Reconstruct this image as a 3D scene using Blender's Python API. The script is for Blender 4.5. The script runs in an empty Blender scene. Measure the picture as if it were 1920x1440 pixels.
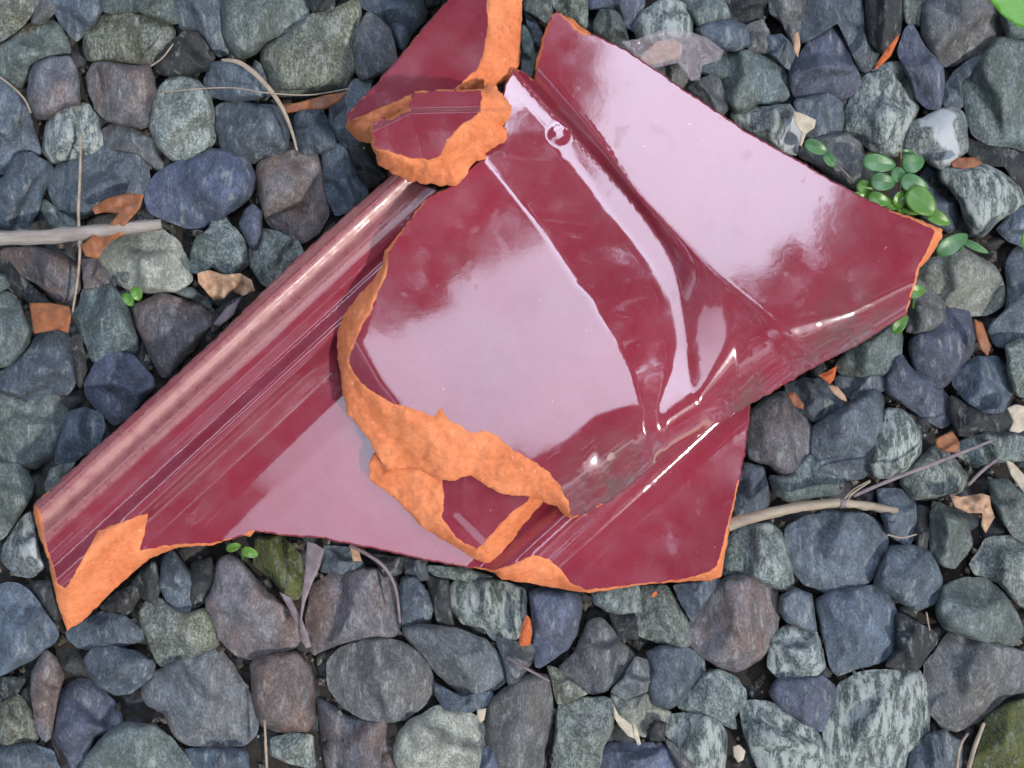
import bpy, math, random
import numpy as np
from mathutils import Vector, noise
from mathutils.geometry import delaunay_2d_cdt

C = bpy.context
scene = C.scene
COL = scene.collection
S = 0.0003            # metres per photo pixel at ground level
HP = 2150.0           # camera height in the same unit
R = math.radians

# ------------------------------------------------------------------ camera
cam_d = bpy.data.cameras.new("camera")
cam = bpy.data.objects.new("camera", cam_d)
COL.objects.link(cam)
cam.location = (0, 0, HP * S)
cam.rotation_euler = (0, 0, 0)
cam_d.sensor_width = 36.0
cam_d.lens = 36.0 * HP / 1920.0
cam_d.clip_start = 0.02
cam_d.clip_end = 200.0
scene.camera = cam

# ------------------------------------------------------------------ sky, sun, exposure
SUN_EL, SUN_AZ = R(50), R(128)      # azimuth measured from +Y towards +X
world = bpy.data.worlds.new("World")
scene.world = world
world.use_nodes = True
nt = world.node_tree
nt.nodes.clear()
wo = nt.nodes.new("ShaderNodeOutputWorld")
bg = nt.nodes.new("ShaderNodeBackground")
sky = nt.nodes.new("ShaderNodeTexSky")
sky.sky_type = 'NISHITA'
sky.sun_disc = False
sky.sun_elevation = SUN_EL
sky.sun_rotation = SUN_AZ
wtc = nt.nodes.new("ShaderNodeTexCoord")
wns = nt.nodes.new("ShaderNodeTexNoise")
wns.inputs['Scale'].default_value = 2.3
wns.inputs['Detail'].default_value = 6
wrp = nt.nodes.new("ShaderNodeValToRGB")
wrp.color_ramp.elements[0].position = 0.22
wrp.color_ramp.elements[1].position = 0.48
wmx = nt.nodes.new("ShaderNodeMixRGB")
wmx.inputs['Color2'].default_value = (14, 15.6, 19.6, 1)     # bright cloud overhead
nt.links.new(wtc.outputs['Generated'], wns.inputs['Vector'])
nt.links.new(wns.outputs['Fac'], wrp.inputs['Fac'])
wsx = nt.nodes.new("ShaderNodeSeparateXYZ")
nt.links.new(wtc.outputs['Generated'], wsx.inputs[0])
wmr = nt.nodes.new("ShaderNodeMapRange")
wmr.interpolation_type = 'SMOOTHSTEP'
wmr.inputs['From Min'].default_value = 0.55
wmr.inputs['From Max'].default_value = 0.85
nt.links.new(wsx.outputs['Z'], wmr.inputs['Value'])
wml = nt.nodes.new("ShaderNodeMath"); wml.operation = 'MULTIPLY'
nt.links.new(wrp.outputs['Color'], wml.inputs[0])
nt.links.new(wmr.outputs['Result'], wml.inputs[1])
nt.links.new(wml.outputs[0], wmx.inputs['Fac'])
nt.links.new(sky.outputs['Color'], wmx.inputs['Color1'])
wdt = nt.nodes.new("ShaderNodeVectorMath"); wdt.operation = 'DOT_PRODUCT'   # the cloud is brighter on one side
wdt.inputs[1].default_value = (0.8, 2.2, 0)
nt.links.new(wtc.outputs['Generated'], wdt.inputs[0])
wad = nt.nodes.new("ShaderNodeMath"); wad.operation = 'ADD'; wad.inputs[1].default_value = 1.0; wad.use_clamp = False
nt.links.new(wdt.outputs['Value'], wad.inputs[0])
wcl = nt.nodes.new("ShaderNodeClamp"); wcl.inputs['Min'].default_value = 0.45; wcl.inputs['Max'].default_value = 2.6
nt.links.new(wad.outputs[0], wcl.inputs['Value'])
wcc = nt.nodes.new("ShaderNodeMixRGB"); wcc.blend_type = 'MULTIPLY'; wcc.inputs['Fac'].default_value = 1
wcc.inputs['Color1'].default_value = wmx.inputs['Color2'].default_value[:]
nt.links.new(wcl.outputs['Result'], wcc.inputs['Color2'])
nt.links.new(wcc.outputs['Color'], wmx.inputs['Color2'])
nt.links.new(wmx.outputs['Color'], bg.inputs['Color'])
bg.inputs['Strength'].default_value = 0.15
nt.links.new(bg.outputs['Background'], wo.inputs['Surface'])

sun_d = bpy.data.lights.new("sun", 'SUN')
sun = bpy.data.objects.new("sun", sun_d)
COL.objects.link(sun)
sun_d.energy = 1.6
sun_d.angle = R(1.6)
sun_d.color = (1.0, 0.95, 0.88)
sdir = Vector((math.cos(SUN_EL) * math.sin(SUN_AZ), math.cos(SUN_EL) * math.cos(SUN_AZ), math.sin(SUN_EL)))
sun.rotation_euler = (-sdir).to_track_quat('-Z', 'Y').to_euler()
scene.view_settings.view_transform = 'Standard'
scene.view_settings.look = 'None'
scene.view_settings.gamma = 1
scene.view_settings.exposure = 0.65

# ------------------------------------------------------------------ helpers
def W(px, py, z=0.0):
    """photo pixel at height z (pixel units) -> world metres"""
    k = (HP - z) / HP
    return ((px - 960) * k * S, (720 - py) * k * S, z * S)

def WA(P, Z):
    k = (HP - Z) / HP
    return np.stack([(P[:, 0] - 960) * k * S, (720 - P[:, 1]) * k * S, Z * S], 1)

def link(name, verts, faces, mat, parent=None, smooth=True, origin=None):
    me = bpy.data.meshes.new(name)
    v = np.asarray(verts, dtype=float)
    if origin is not None:
        v = v - np.asarray(origin)
    me.from_pydata(v.tolist(), [], faces)
    me.materials.append(mat)
    if smooth:
        me.polygons.foreach_set('use_smooth', [True] * len(me.polygons))
    me.update()
    o = bpy.data.objects.new(name, me)
    COL.objects.link(o)
    if origin is not None and parent is None:
        o.location = origin
    if parent is not None:
        o.parent = parent
    return o

def tag(o, label=None, cat=None, group=None, kind=None):
    if label: o['label'] = label
    if cat: o['category'] = cat
    if group: o['group'] = group
    if kind: o['kind'] = kind
    return o

def empty(name, loc, label, cat, group=None):
    o = bpy.data.objects.new(name, None)
    o.empty_display_size = 0.01
    COL.objects.link(o)
    o.location = loc
    return tag(o, label, cat, group)

def resample(poly, step, closed=True):
    P = [np.array(p, float) for p in poly]
    out = []
    n = len(P)
    for i in range(n if closed else n - 1):
        a, b = P[i], P[(i + 1) % n]
        m = max(1, int(round(np.linalg.norm(b - a) / step)))
        for k in range(m):
            out.append(a + (b - a) * k / m)
    if not closed:
        out.append(P[-1])
    return np.array(out)

def inside(P, poly):
    poly = np.asarray(poly, float)
    x, y = P[:, 0], P[:, 1]
    r = np.zeros(len(P), bool)
    n = len(poly)
    j = n - 1
    for i in range(n):
        xi, yi = poly[i]; xj, yj = poly[j]
        c = ((yi > y) != (yj > y))
        with np.errstate(divide='ignore', invalid='ignore'):
            t = (xj - xi) * (y - yi) / (yj - yi) + xi
        r ^= c & (x < t)
        j = i
    return r

def dist(P, line, closed=False):
    """(distance, signed distance) to a polyline; + is on the right of travel in image space (y down)"""
    L = np.asarray(line, float)
    n = len(L)
    best = np.full(len(P), 1e9); sg = np.ones(len(P))
    segs = [(i, (i + 1) % n) for i in range(n if closed else n - 1)]
    for s_i, (i, j) in enumerate(segs):
        a, b = L[i], L[j]
        ab = b - a
        t = ((P - a) @ ab) / max(1e-9, ab @ ab)
        lo = -1e9 if (not closed and s_i == 0) else 0
        hi = 1e9 if (not closed and s_i == len(segs) - 1) else 1
        t = np.clip(t, lo, hi)
        q = a + t[:, None] * ab
        d = np.hypot(P[:, 0] - q[:, 0], P[:, 1] - q[:, 1])
        cr = ab[0] * (P[:, 1] - a[1]) - ab[1] * (P[:, 0] - a[0])
        m = d < best
        best = np.where(m, d, best)
        sg = np.where(m, np.sign(cr), sg)
    return best, best * sg

def sstep(x, a, b):
    t = np.clip((x - a) / (b - a), 0, 1)
    return t * t * (3 - 2 * t)

def nz(P, sc, seed=0.0, octv=3):
    return np.array([noise.fractal(Vector((p[0] * sc, p[1] * sc, seed)), 1.0, 2.0, octv) for p in P])

def table(ts, zs, sig=4.0):
    T = np.arange(min(ts) - 40, max(ts) + 40, 1.0)
    Z = np.interp(T, ts, zs)
    k = np.arange(-int(3 * sig), int(3 * sig) + 1)
    w = np.exp(-(k / sig) ** 2 / 2); w /= w.sum()
    Zp = np.pad(Z, len(k) // 2, mode='edge')
    Z = np.convolve(Zp, w, 'valid')
    return lambda t: np.interp(t, T, Z)

def tri(outer, pts, extra=None):
    """constrained triangulation of a polygon with interior points"""
    n = len(outer)
    vs = [Vector((float(p[0]), float(p[1]))) for p in outer]
    ed = [(i, (i + 1) % n) for i in range(n)]
    if extra is not None:
        m = len(extra); b = len(vs)
        vs += [Vector((float(p[0]), float(p[1]))) for p in extra]
        ed += [(b + i, b + (i + 1) % m) for i in range(m)]
    vs += [Vector((float(p[0]), float(p[1]))) for p in pts]
    v, e, f, ov, oe, of = delaunay_2d_cdt(vs, ed, [], 1, 1e-4)
    V = np.array([[p.x, p.y] for p in v])
    return V, [tuple(q) for q in f]

def gridpts(poly, step, jit=0.25, seed=1):
    rng = np.random.RandomState(seed)
    P = np.asarray(poly, float)
    xs = np.arange(P[:, 0].min(), P[:, 0].max(), step)
    ys = np.arange(P[:, 1].min(), P[:, 1].max(), step)
    g = np.array([(x + (step / 2 if k % 2 else 0), y) for k, y in enumerate(ys) for x in xs])
    g = g + rng.uniform(-jit, jit, g.shape) * step
    g = g[inside(g, P)]
    d, _ = dist(g, P, True)
    return g[d > step * 0.55]

def orient_up(V3, faces):
    out = []
    for f in faces:
        a, b, c = V3[f[0]], V3[f[1]], V3[f[2]]
        n = (b[0] - a[0]) * (c[1] - a[1]) - (b[1] - a[1]) * (c[0] - a[0])
        out.append(f if n > 0 else tuple(reversed(f)))
    return out

# ------------------------------------------------------------------ materials
def newmat(name):
    m = bpy.data.materials.new(name)
    m.use_nodes = True
    t = m.node_tree
    b = t.nodes['Principled BSDF']
    return m, t, b

def N(t, typ, **kw):
    n = t.nodes.new(typ)
    for k, v in kw.items():
        n.inputs[k].default_value = v
    return n

def ramp(t, src, stops):
    r = t.nodes.new("ShaderNodeValToRGB")
    e = r.color_ramp.elements
    while len(e) < len(stops):
        e.new(0.5)
    for i, (p, c) in enumerate(stops):
        e[i].position = p
        e[i].color = (*c, 1) if len(c) == 3 else c
    t.links.new(src, r.inputs['Fac'])
    return r

def mixc(t, fac, c1, c2, typ='MIX'):
    n = t.nodes.new("ShaderNodeMixRGB")
    n.blend_type = typ
    for s, v in (('Fac', fac), ('Color1', c1), ('Color2', c2)):
        if hasattr(v, 'is_output'):
            t.links.new(v, n.inputs[s])
        else:
            n.inputs[s].default_value = v if s == 'Fac' else (*v, 1)
    return n.outputs['Color']

def gray(v): return (v, v, v)

def coords(t, rand=True, scale=(1, 1, 1), rot=0.0):
    tc = t.nodes.new("ShaderNodeTexCoord")
    mp = t.nodes.new("ShaderNodeMapping")
    mp.inputs['Scale'].default_value = scale
    mp.inputs['Rotation'].default_value = (0, 0, rot)
    t.links.new(tc.outputs['Object'], mp.inputs['Vector'])
    if rand:
        oi = t.nodes.new("ShaderNodeObjectInfo")
        ml = t.nodes.new("ShaderNodeMath"); ml.operation = 'MULTIPLY'
        ml.inputs[1].default_value = 37.0
        t.links.new(oi.outputs['Random'], ml.inputs[0])
        cx = t.nodes.new("ShaderNodeCombineXYZ")
        for k in range(3):
            t.links.new(ml.outputs[0], cx.inputs[k])
        t.links.new(cx.outputs[0], mp.inputs['Location'])
    return mp.outputs['Vector']

def noise_n(t, vec, scale, detail=5, rough=0.6):
    n = N(t, "ShaderNodeTexNoise", Scale=scale, Detail=detail, Roughness=rough)
    t.links.new(vec, n.inputs['Vector'])
    return n.outputs['Fac']

def bump(t, b, h, strength, distance):
    bp = N(t, "ShaderNodeBump", Strength=strength, Distance=distance)
    t.links.new(h, bp.inputs['Height'])
    t.links.new(bp.outputs['Normal'], b.inputs['Normal'])
    return bp

def stone_mat(name, c2, amt2, speck, pale, vein=0.0, moss=0.0, rough=0.62):
    """weathered stone: the object's own colour, patches of c2, fine specks, pale flecks or streaks"""
    m, t, b = newmat(name)
    oi = t.nodes.new("ShaderNodeObjectInfo")
    v = coords(t, True, (1, 0.55, 1), 0.25)
    big = noise_n(t, v, 38, 4)
    mid = noise_n(t, v, 150, 6, 0.7)
    fine = noise_n(t, v, 900, 4, 0.75)
    base = oi.outputs['Color']
    col = mixc(t, ramp(t, big, [(0.42, gray(0)), (0.66, gray(amt2))]).outputs['Color'], base, c2)
    sh = ramp(t, mid, [(0.28, gray(0.48)), (0.5, gray(0.95)), (0.74, gray(1.75))]).outputs['Color']
    col = mixc(t, 1.0, col, sh, 'MULTIPLY')
    sp = ramp(t, fine, [(0.36, gray(1 - 0.65 * speck)), (0.5, gray(1.0)), (0.64, gray(1 + 1.2 * speck))]).outputs['Color']
    col = mixc(t, 1.0, col, sp, 'MULTIPLY')
    if pale > 0:
        v2 = coords(t, True, (1.0, 0.28, 1.0), 0.3)
        p = noise_n(t, v2, 230, 5, 0.72)
        f = ramp(t, p, [(0.56 - 0.1 * pale, gray(0)), (0.66 - 0.1 * pale, gray(min(1, 0.35 + 0.5 * pale)))]).outputs['Color']
        col = mixc(t, f, col, (0.42, 0.45, 0.42))
    if vein > 0:
        v3 = coords(t, True, (1, 0.6, 1), 0.9)
        p = noise_n(t, v3, 45, 3, 0.5)
        f = ramp(t, p, [(0.60 - 0.04 * vein, gray(0)), (0.63 - 0.04 * vein, gray(1)), ]).outputs['Color']
        col = mixc(t, f, col, (0.46, 0.47, 0.48))
    if moss > 0:
        p = noise_n(t, v, 260, 5, 0.7)
        f = ramp(t, p, [(0.45, gray(0)), (0.6, gray(moss))]).outputs['Color']
        col = mixc(t, f, col, (0.10, 0.11, 0.02))
    t.links.new(col, b.inputs['Base Color'])
    rr = ramp(t, mid, [(0.3, gray(rough - 0.14)), (0.7, gray(rough + 0.18))]).outputs['Color']
    t.links.new(rr, b.inputs['Roughness'])
    b.inputs['Specular IOR Level'].default_value = 0.5
    hsum = mixc(t, 0.45, mid, fine)
    bump(t, b, hsum, 0.75, 0.0016)
    return m

SM = {
 'b': stone_mat('blue_grey_stone', (0.060, 0.070, 0.085), 0.7, 0.5, 0.10),
 'p': stone_mat('indigo_stone', (0.075, 0.078, 0.105), 0.7, 0.45, 0.05),
 'g': stone_mat('grey_stone', (0.11, 0.095, 0.085), 0.6, 0.5, 0.12),
 'n': stone_mat('green_grey_stone', (0.085, 0.095, 0.075), 0.7, 0.6, 0.10),
 'l': stone_mat('light_grey_stone', (0.10, 0.12, 0.10), 0.8, 0.9, 0.45),
 'w': stone_mat('pale_mottled_stone', (0.07, 0.09, 0.08), 0.9, 1.0, 0.95),
 'q': stone_mat('quartz_veined_stone', (0.08, 0.09, 0.08), 0.9, 0.9, 0.5, vein=1.2),
 'r': stone_mat('rusty_stone', (0.17, 0.10, 0.07), 0.7, 0.5, 0.08),
 'o': stone_mat('olive_stone', (0.14, 0.14, 0.085), 0.65, 0.9, 0.25),
 'm': stone_mat('mossy_stone', (0.07, 0.08, 0.03), 0.9, 1.0, 0.2, moss=0.8, rough=0.8),
 'd': stone_mat('dark_stone', (0.045, 0.04, 0.035), 0.7, 0.6, 0.05),  # also colours some low stones that only stand for shaded gaps
 'c': stone_mat('cream_grey_stone', (0.24, 0.24, 0.19), 0.6, 0.5, 0.15),
}
SCOL = {'b': (0.086, 0.108, 0.137), 'p': (0.083, 0.098, 0.148), 'g': (0.112, 0.122, 0.132), 'n': (0.098, 0.124, 0.124),
        'l': (0.155, 0.182, 0.175), 'w': (0.118, 0.142, 0.140), 'q': (0.13, 0.148, 0.155), 'r': (0.112, 0.108, 0.120),
        'o': (0.108, 0.118, 0.102), 'm': (0.07, 0.08, 0.04), 'd': (0.040, 0.047, 0.052), 'c': (0.22, 0.235, 0.205)}

def glaze_mat(name, ribs=False, grime=None):
    m, t, b = newmat(name)
    v = coords(t, False)
    big = noise_n(t, v, 9, 3)
    mid = noise_n(t, v, 60, 5, 0.65)
    fine = noise_n(t, v, 1400, 3, 0.8)
    col = mixc(t, ramp(t, big, [(0.35, gray(0)), (0.65, gray(1))]).outputs['Color'], (0.215, 0.019, 0.037), (0.28, 0.023, 0.043))
    sp = ramp(t, fine, [(0.4, gray(0.88)), (0.62, gray(1.12))]).outputs['Color']
    col = mixc(t, 1.0, col, sp, 'MULTIPLY')
    # thin film of dust, in drying marks
    du = ramp(t, mid, [(0.36, gray(0.02)), (0.72, gray(0.10))]).outputs['Color']
    col = mixc(t, du, col, (0.38, 0.33, 0.38))
    if ribs:   # the exposed ribbed margin is weathered and dusty
        tc = t.nodes.new("ShaderNodeTexCoord")
        dt = t.nodes.new("ShaderNodeVectorMath"); dt.operation = 'DOT_PRODUCT'
        dt.inputs[1].default_value = (0.6765 / S / 100, -0.7365 / S / 100, 0)
        t.links.new(tc.outputs['Object'], dt.inputs[0])
        ad = t.nodes.new("ShaderNodeMath"); ad.operation = 'ADD'; ad.inputs[1].default_value = 2.82
        t.links.new(dt.outputs['Value'], ad.inputs[0])
        band = ramp(t, ad.outputs[0], [(0.0, gray(0.45)), (0.16, gray(0.40)), (0.30, gray(0.2)), (0.42, gray(0.25)), (0.60, gray(0.65)), (0.80, gray(0.40)), (0.93, gray(0.40)), (1.0, gray(0.0))]).outputs['Color']
        mott = ramp(t, noise_n(t, v, 130, 6, 0.75), [(0.30, gray(0.25)), (0.68, gray(1.0))]).outputs['Color']
        bd = mixc(t, 1.0, band, mott, 'MULTIPLY')
        col = mixc(t, bd, col, (0.50, 0.25, 0.19))
        ribmask = bd
    gm = None
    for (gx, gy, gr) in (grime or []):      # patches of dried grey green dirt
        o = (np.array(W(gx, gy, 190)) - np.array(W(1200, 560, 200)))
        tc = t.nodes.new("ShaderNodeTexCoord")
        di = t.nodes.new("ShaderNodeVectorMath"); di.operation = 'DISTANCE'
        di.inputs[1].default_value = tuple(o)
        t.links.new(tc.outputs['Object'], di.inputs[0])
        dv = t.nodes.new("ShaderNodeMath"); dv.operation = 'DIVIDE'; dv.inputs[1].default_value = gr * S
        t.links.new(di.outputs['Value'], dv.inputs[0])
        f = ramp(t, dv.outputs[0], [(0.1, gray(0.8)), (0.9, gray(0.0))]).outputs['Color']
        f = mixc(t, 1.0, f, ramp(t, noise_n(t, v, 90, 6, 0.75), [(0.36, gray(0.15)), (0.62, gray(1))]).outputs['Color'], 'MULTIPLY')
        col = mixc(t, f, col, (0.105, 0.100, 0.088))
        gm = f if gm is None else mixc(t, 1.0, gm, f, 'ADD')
    wt = N(t, "ShaderNodeTexNoise", Scale=340, Detail=3, Roughness=0.6)
    t.links.new(v, wt.inputs['Vector'])
    dots = ramp(t, wt.outputs['Fac'], [(0.735, gray(0)), (0.76, gray(0.55))]).outputs['Color']
    col = mixc(t, dots, col, (0.55, 0.42, 0.40))
    t.links.new(col, b.inputs['Base Color'])
    rr = ramp(t, mid, [(0.3, gray(0.04)), (0.75, gray(0.085))]).outputs['Color']
    sp_ = ramp(t, noise_n(t, v, 105, 2, 0.4), [(0.66, gray(0.0)), (0.69, gray(0.07))]).outputs['Color']   # dried water spots
    rr = mixc(t, 1.0, rr, sp_, 'ADD')
    if gm is not None:
        rr = mixc(t, 0.0, rr, mixc(t, 1.0, rr, gm, 'ADD'))
    if ribs:
        rr = mixc(t, 1.0, rr, ribmask, 'ADD')
    t.links.new(rr, b.inputs['Roughness'])
    b.inputs['IOR'].default_value = 1.85
    h = mixc(t, 0.12, noise_n(t, v, 55, 2, 0.4), noise_n(t, v, 420, 3, 0.6))
    bump(t, b, h, 0.05, 0.0012)
    return m

def clay_mat(name, c=(0.85, 0.285, 0.125), c2=(0.70, 0.205, 0.082)):
    m, t, b = newmat(name)
    v = coords(t, False)
    big = noise_n(t, v, 45, 5)
    mid = noise_n(t, v, 330, 6, 0.75)
    fine = noise_n(t, v, 1500, 4, 0.8)
    col = mixc(t, ramp(t, big, [(0.38, gray(0)), (0.66, gray(1))]).outputs['Color'], c, c2)
    sp = ramp(t, mid, [(0.3, gray(0.76)), (0.7, gray(1.14))]).outputs['Color']
    col = mixc(t, 1.0, col, sp, 'MULTIPLY')
    g = noise_n(t, coords(t, False, (1, 0.4, 1)), 620, 3, 0.6)
    grit = ramp(t, g, [(0.68, gray(0)), (0.72, gray(0.75))]).outputs['Color']
    col = mixc(t, grit, col, (0.80, 0.62, 0.52))
    dk = ramp(t, fine, [(0.25, gray(0.45)), (0.36, gray(1.0))]).outputs['Color']
    col = mixc(t, 1.0, col, dk, 'MULTIPLY')
    t.links.new(col, b.inputs['Base Color'])
    b.inputs['Roughness'].default_value = 0.9
    b.inputs['Specular IOR Level'].default_value = 0.15
    bump(t, b, mixc(t, 0.4, mid, fine), 0.55, 0.0008)
    return m

def organic_mat(name, c1, c2, rough=0.6, trans=0.0, scale=180, stretch=(1, 1, 1), alpha=None):
    m, t, b = newmat(name)
    v = coords(t, True, stretch)
    n1 = noise_n(t, v, scale, 5, 0.65)
    col = mixc(t, ramp(t, n1, [(0.35, gray(0)), (0.65, gray(1))]).outputs['Color'], c1, c2)
    t.links.new(col, b.inputs['Base Color'])
    b.inputs['Roughness'].default_value = rough
    if trans:
        b.inputs['Subsurface Weight'].default_value = trans
        b.inputs['Subsurface Radius'].default_value = (0.004, 0.004, 0.002)
        b.inputs['Subsurface Scale'].default_value = 0.3
    bump(t, b, noise_n(t, v, scale * 2.5, 4), 0.4, 0.0008)
    return m

M_GLAZE = glaze_mat('maroon_glaze')
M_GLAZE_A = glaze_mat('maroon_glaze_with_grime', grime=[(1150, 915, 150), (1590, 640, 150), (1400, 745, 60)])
M_GLAZE_C = glaze_mat('weathered_maroon_glaze', ribs=True)
M_CLAY = clay_mat('terracotta')
M_STRAW = organic_mat('dry_straw', (0.42, 0.34, 0.25), (0.26, 0.20, 0.15), 0.6, scale=140, stretch=(0.35, 1, 1))
M_TWIG = organic_mat('bleached_twig', (0.40, 0.35, 0.31), (0.20, 0.17, 0.15), 0.75, scale=160, stretch=(0.25, 1.6, 1))
M_BROWN = organic_mat('brown_dead_leaf', (0.34, 0.115, 0.035), (0.16, 0.055, 0.025), 0.5)
M_TAN = organic_mat('tan_dead_leaf', (0.52, 0.33, 0.20), (0.32, 0.18, 0.11), 0.6)
M_PURP = organic_mat('greyish_dead_leaf', (0.24, 0.19, 0.20), (0.15, 0.11, 0.12), 0.55)
M_GREEN = organic_mat('green_leaf', (0.12, 0.26, 0.035), (0.07, 0.19, 0.03), 0.35, 0.3, scale=60)
M_TEAL = organic_mat('shaded_green_leaf', (0.10, 0.23, 0.09), (0.06, 0.16, 0.055), 0.35, 0.3, scale=60)
M_BLADE = organic_mat('grass_blade', (0.13, 0.36, 0.02), (0.09, 0.27, 0.02), 0.35, 0.3, scale=40, stretch=(0.2, 1, 1))
M_CREAM = organic_mat('cream_husk', (0.58, 0.50, 0.38), (0.40, 0.33, 0.24), 0.6)
# ------------------------------------------------------------------ ground
def ground():
    m, t, b = newmat('soil')
    v = coords(t, False)
    vo = N(t, "ShaderNodeTexVoronoi", Scale=28)
    t.links.new(v, vo.inputs['Vector'])
    n1 = noise_n(t, v, 120, 6, 0.7)
    col = mixc(t, n1, (0.018, 0.014, 0.011), (0.045, 0.038, 0.032))
    t.links.new(col, b.inputs['Base Color'])
    b.inputs['Roughness'].default_value = 0.95
    bump(t, b, n1, 0.8, 0.004)
    n = 60; L = 30.0
    vs = []; fs = []
    for j in range(n + 1):
        for i in range(n + 1):
            u = (i / n * 2 - 1); w = (j / n * 2 - 1)
            x = math.copysign(abs(u) ** 3, u) * L; y = math.copysign(abs(w) ** 3, w) * L
            vs.append((x, y, 0.002 * noise.noise(Vector((x * 9, y * 9, 0)))))
    for j in range(n):
        for i in range(n):
            a = j * (n + 1) + i
            fs.append((a, a + 1, a + n + 2, a + n + 1))
    tag(link('ground', vs, fs, m), 'dark bare soil under the gravel', kind='structure')
ground()

# ------------------------------------------------------------------ stones
def ray_radius(poly, cx, cy, th):
    dx, dy = math.cos(th), math.sin(th)
    best = 0.0
    n = len(poly)
    for i in range(n):
        ax, ay = poly[i][0] - cx, poly[i][1] - cy
        bx, by = poly[(i + 1) % n][0] - cx, poly[(i + 1) % n][1] - cy
        ex, ey = bx - ax, by - ay
        den = dx * ey - dy * ex
        if abs(den) < 1e-9: continue
        tt = (ax * ey - ay * ex) / den
        u = (ax * dy - ay * dx) / den
        if tt > 0 and -1e-6 <= u <= 1 + 1e-6:
            best = max(best, tt)
    return best

def area_centroid(poly):
    A = cx = cy = 0.0
    n = len(poly)
    for i in range(n):
        x0, y0 = poly[i]; x1, y1 = poly[(i + 1) % n]
        c = x0 * y1 - x1 * y0
        A += c; cx += (x0 + x1) * c; cy += (y0 + y1) * c
    A *= 0.5
    return abs(A), cx / (6 * A), cy / (6 * A)

def stone_geo(poly, top, seed, nseg=64, rings=15, hf=0.58, expand=1.0):
    """returns verts (pixel x, pixel y, z px) and faces"""
    rng = random.Random(seed)
    A, cx, cy = area_centroid(poly)
    sq = math.sqrt(A)
    rad = [ray_radius(poly, cx, cy, 2 * math.pi * k / nseg) * expand for k in range(nseg)]
    for _ in range(1):
        rad = [0.15 * rad[k - 1] + 0.7 * rad[k] + 0.15 * rad[(k + 1) % nseg] for k in range(nseg)]
    rad = [r * (1 + 0.035 * noise.noise(Vector((math.cos(2 * math.pi * k / nseg) * 3, math.sin(2 * math.pi * k / nseg) * 3, seed * 1.7)))) for k, r in enumerate(rad)]
    H = max(24, min(66, hf * sq))
    zc = top - H
    planes = []
    np_ = rng.randint(4, 7)
    a0 = rng.uniform(0, 6.28)
    for k in range(np_):
        a = a0 + 2 * math.pi * k / np_ + rng.uniform(-0.4, 0.4)
        sl = math.tan(R(rng.uniform(16, 58)))
        d = rng.uniform(0.72, 1.05)
        planes.append((math.cos(a) * sl / sq * 1.0, math.sin(a) * sl / sq * 1.0, d, sl))
    ta, tb = rng.uniform(-0.16, 0.16), rng.uniform(-0.16, 0.16)
    px_ = rng.uniform(2.0, 3.1)
    vs = []; fs = []
    def zt(x, y, r):
        z = H * max(0.0, 1 - r ** px_) ** 0.62
        k = 0.16 * H
        for (ax, ay, d, sl) in planes:
            pz = H * d - (ax * x + ay * y) * sq * 0.9 * (0.5 + 0.5 * sl)
            h = max(k - abs(z - pz), 0) / k
            z = min(z, pz) - h * h * k * 0.25
        z = max(z, 0.30 * H * (1 - r ** 3) - 0.08 * H * r)
        return z
    rr = [math.sin(0.5 * math.pi * i / rings) ** 0.85 for i in range(rings + 1)]
    vs.append((cx, cy, zc + zt(0, 0, 0)))
    for i in range(1, rings + 1):
        r = rr[i]
        for k in range(nseg):
            th = 2 * math.pi * k / nseg
            x, y = math.cos(th) * rad[k] * r, math.sin(th) * rad[k] * r
            z = zt(x, y, r) + (ta * x + tb * y) * (1 - r ** 4)
            p = Vector((x / 26.0, y / 26.0, seed * 3.1))
            z += 3.6 * noise.noise(p) + 1.5 * noise.noise(p * 3.1) + 0.7 * noise.noise(p * 8)
            q = 1 + 0.018 * noise.noise(Vector((x / 9, y / 9, seed))) * r
            vs.append((cx + x * q, cy + y * q, zc + z))
    lo = []
    for i, (r, dz) in enumerate([(0.985, -0.22), (0.93, -0.45), (0.8, -0.72), (0.55, -0.93)]):
        for k in range(nseg):
            th = 2 * math.pi * k / nseg
            x, y = math.cos(th) * rad[k] * r, math.sin(th) * rad[k] * r
            vs.append((cx + x, cy + y, zc + dz * H + 2 * noise.noise(Vector((x / 20, y / 20, seed)))))
    vs.append((cx, cy, zc - H))
    for k in range(nseg):
        fs.append((0, 1 + (k + 1) % nseg, 1 + k))
    tot = rings + 4
    for i in range(tot - 1):
        b0 = 1 + i * nseg; b1 = b0 + nseg
        for k in range(nseg):
            k2 = (k + 1) % nseg
            fs.append((b0 + k, b0 + k2, b1 + k2, b1 + k))
    b0 = 1 + (tot - 1) * nseg
    for k in range(nseg):
        fs.append((b0 + k, b0 + (k + 1) % nseg, len(vs) - 1))
    return np.array(vs), fs, (cx, cy), A

def add_stone(poly, typ, lvl, seed):
    top = (60, 82, 100)[lvl] + random.Random(seed * 7 + 1).uniform(-6, 8)
    V, F, (cx, cy), A = stone_geo(poly, top, seed, expand=(1.16, 1.10, 1.05)[lvl])
    P = WA(V[:, :2], V[:, 2])
    o = link('stone', P, F, SM[typ], origin=W(cx, cy, top * 0.5))
    rg = random.Random(seed * 13 + 5)
    c = SCOL[typ]; k = rg.uniform(0.80, 1.25) * (0.62, 0.86, 1.0)[0 if typ == 'd' else 2]
    tint = rg.uniform(-0.06, 0.06)
    o.color = (c[0] * k * (1 + tint), c[1] * k, c[2] * k * (1 - tint), 1)
    return o, cx, cy, A

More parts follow.
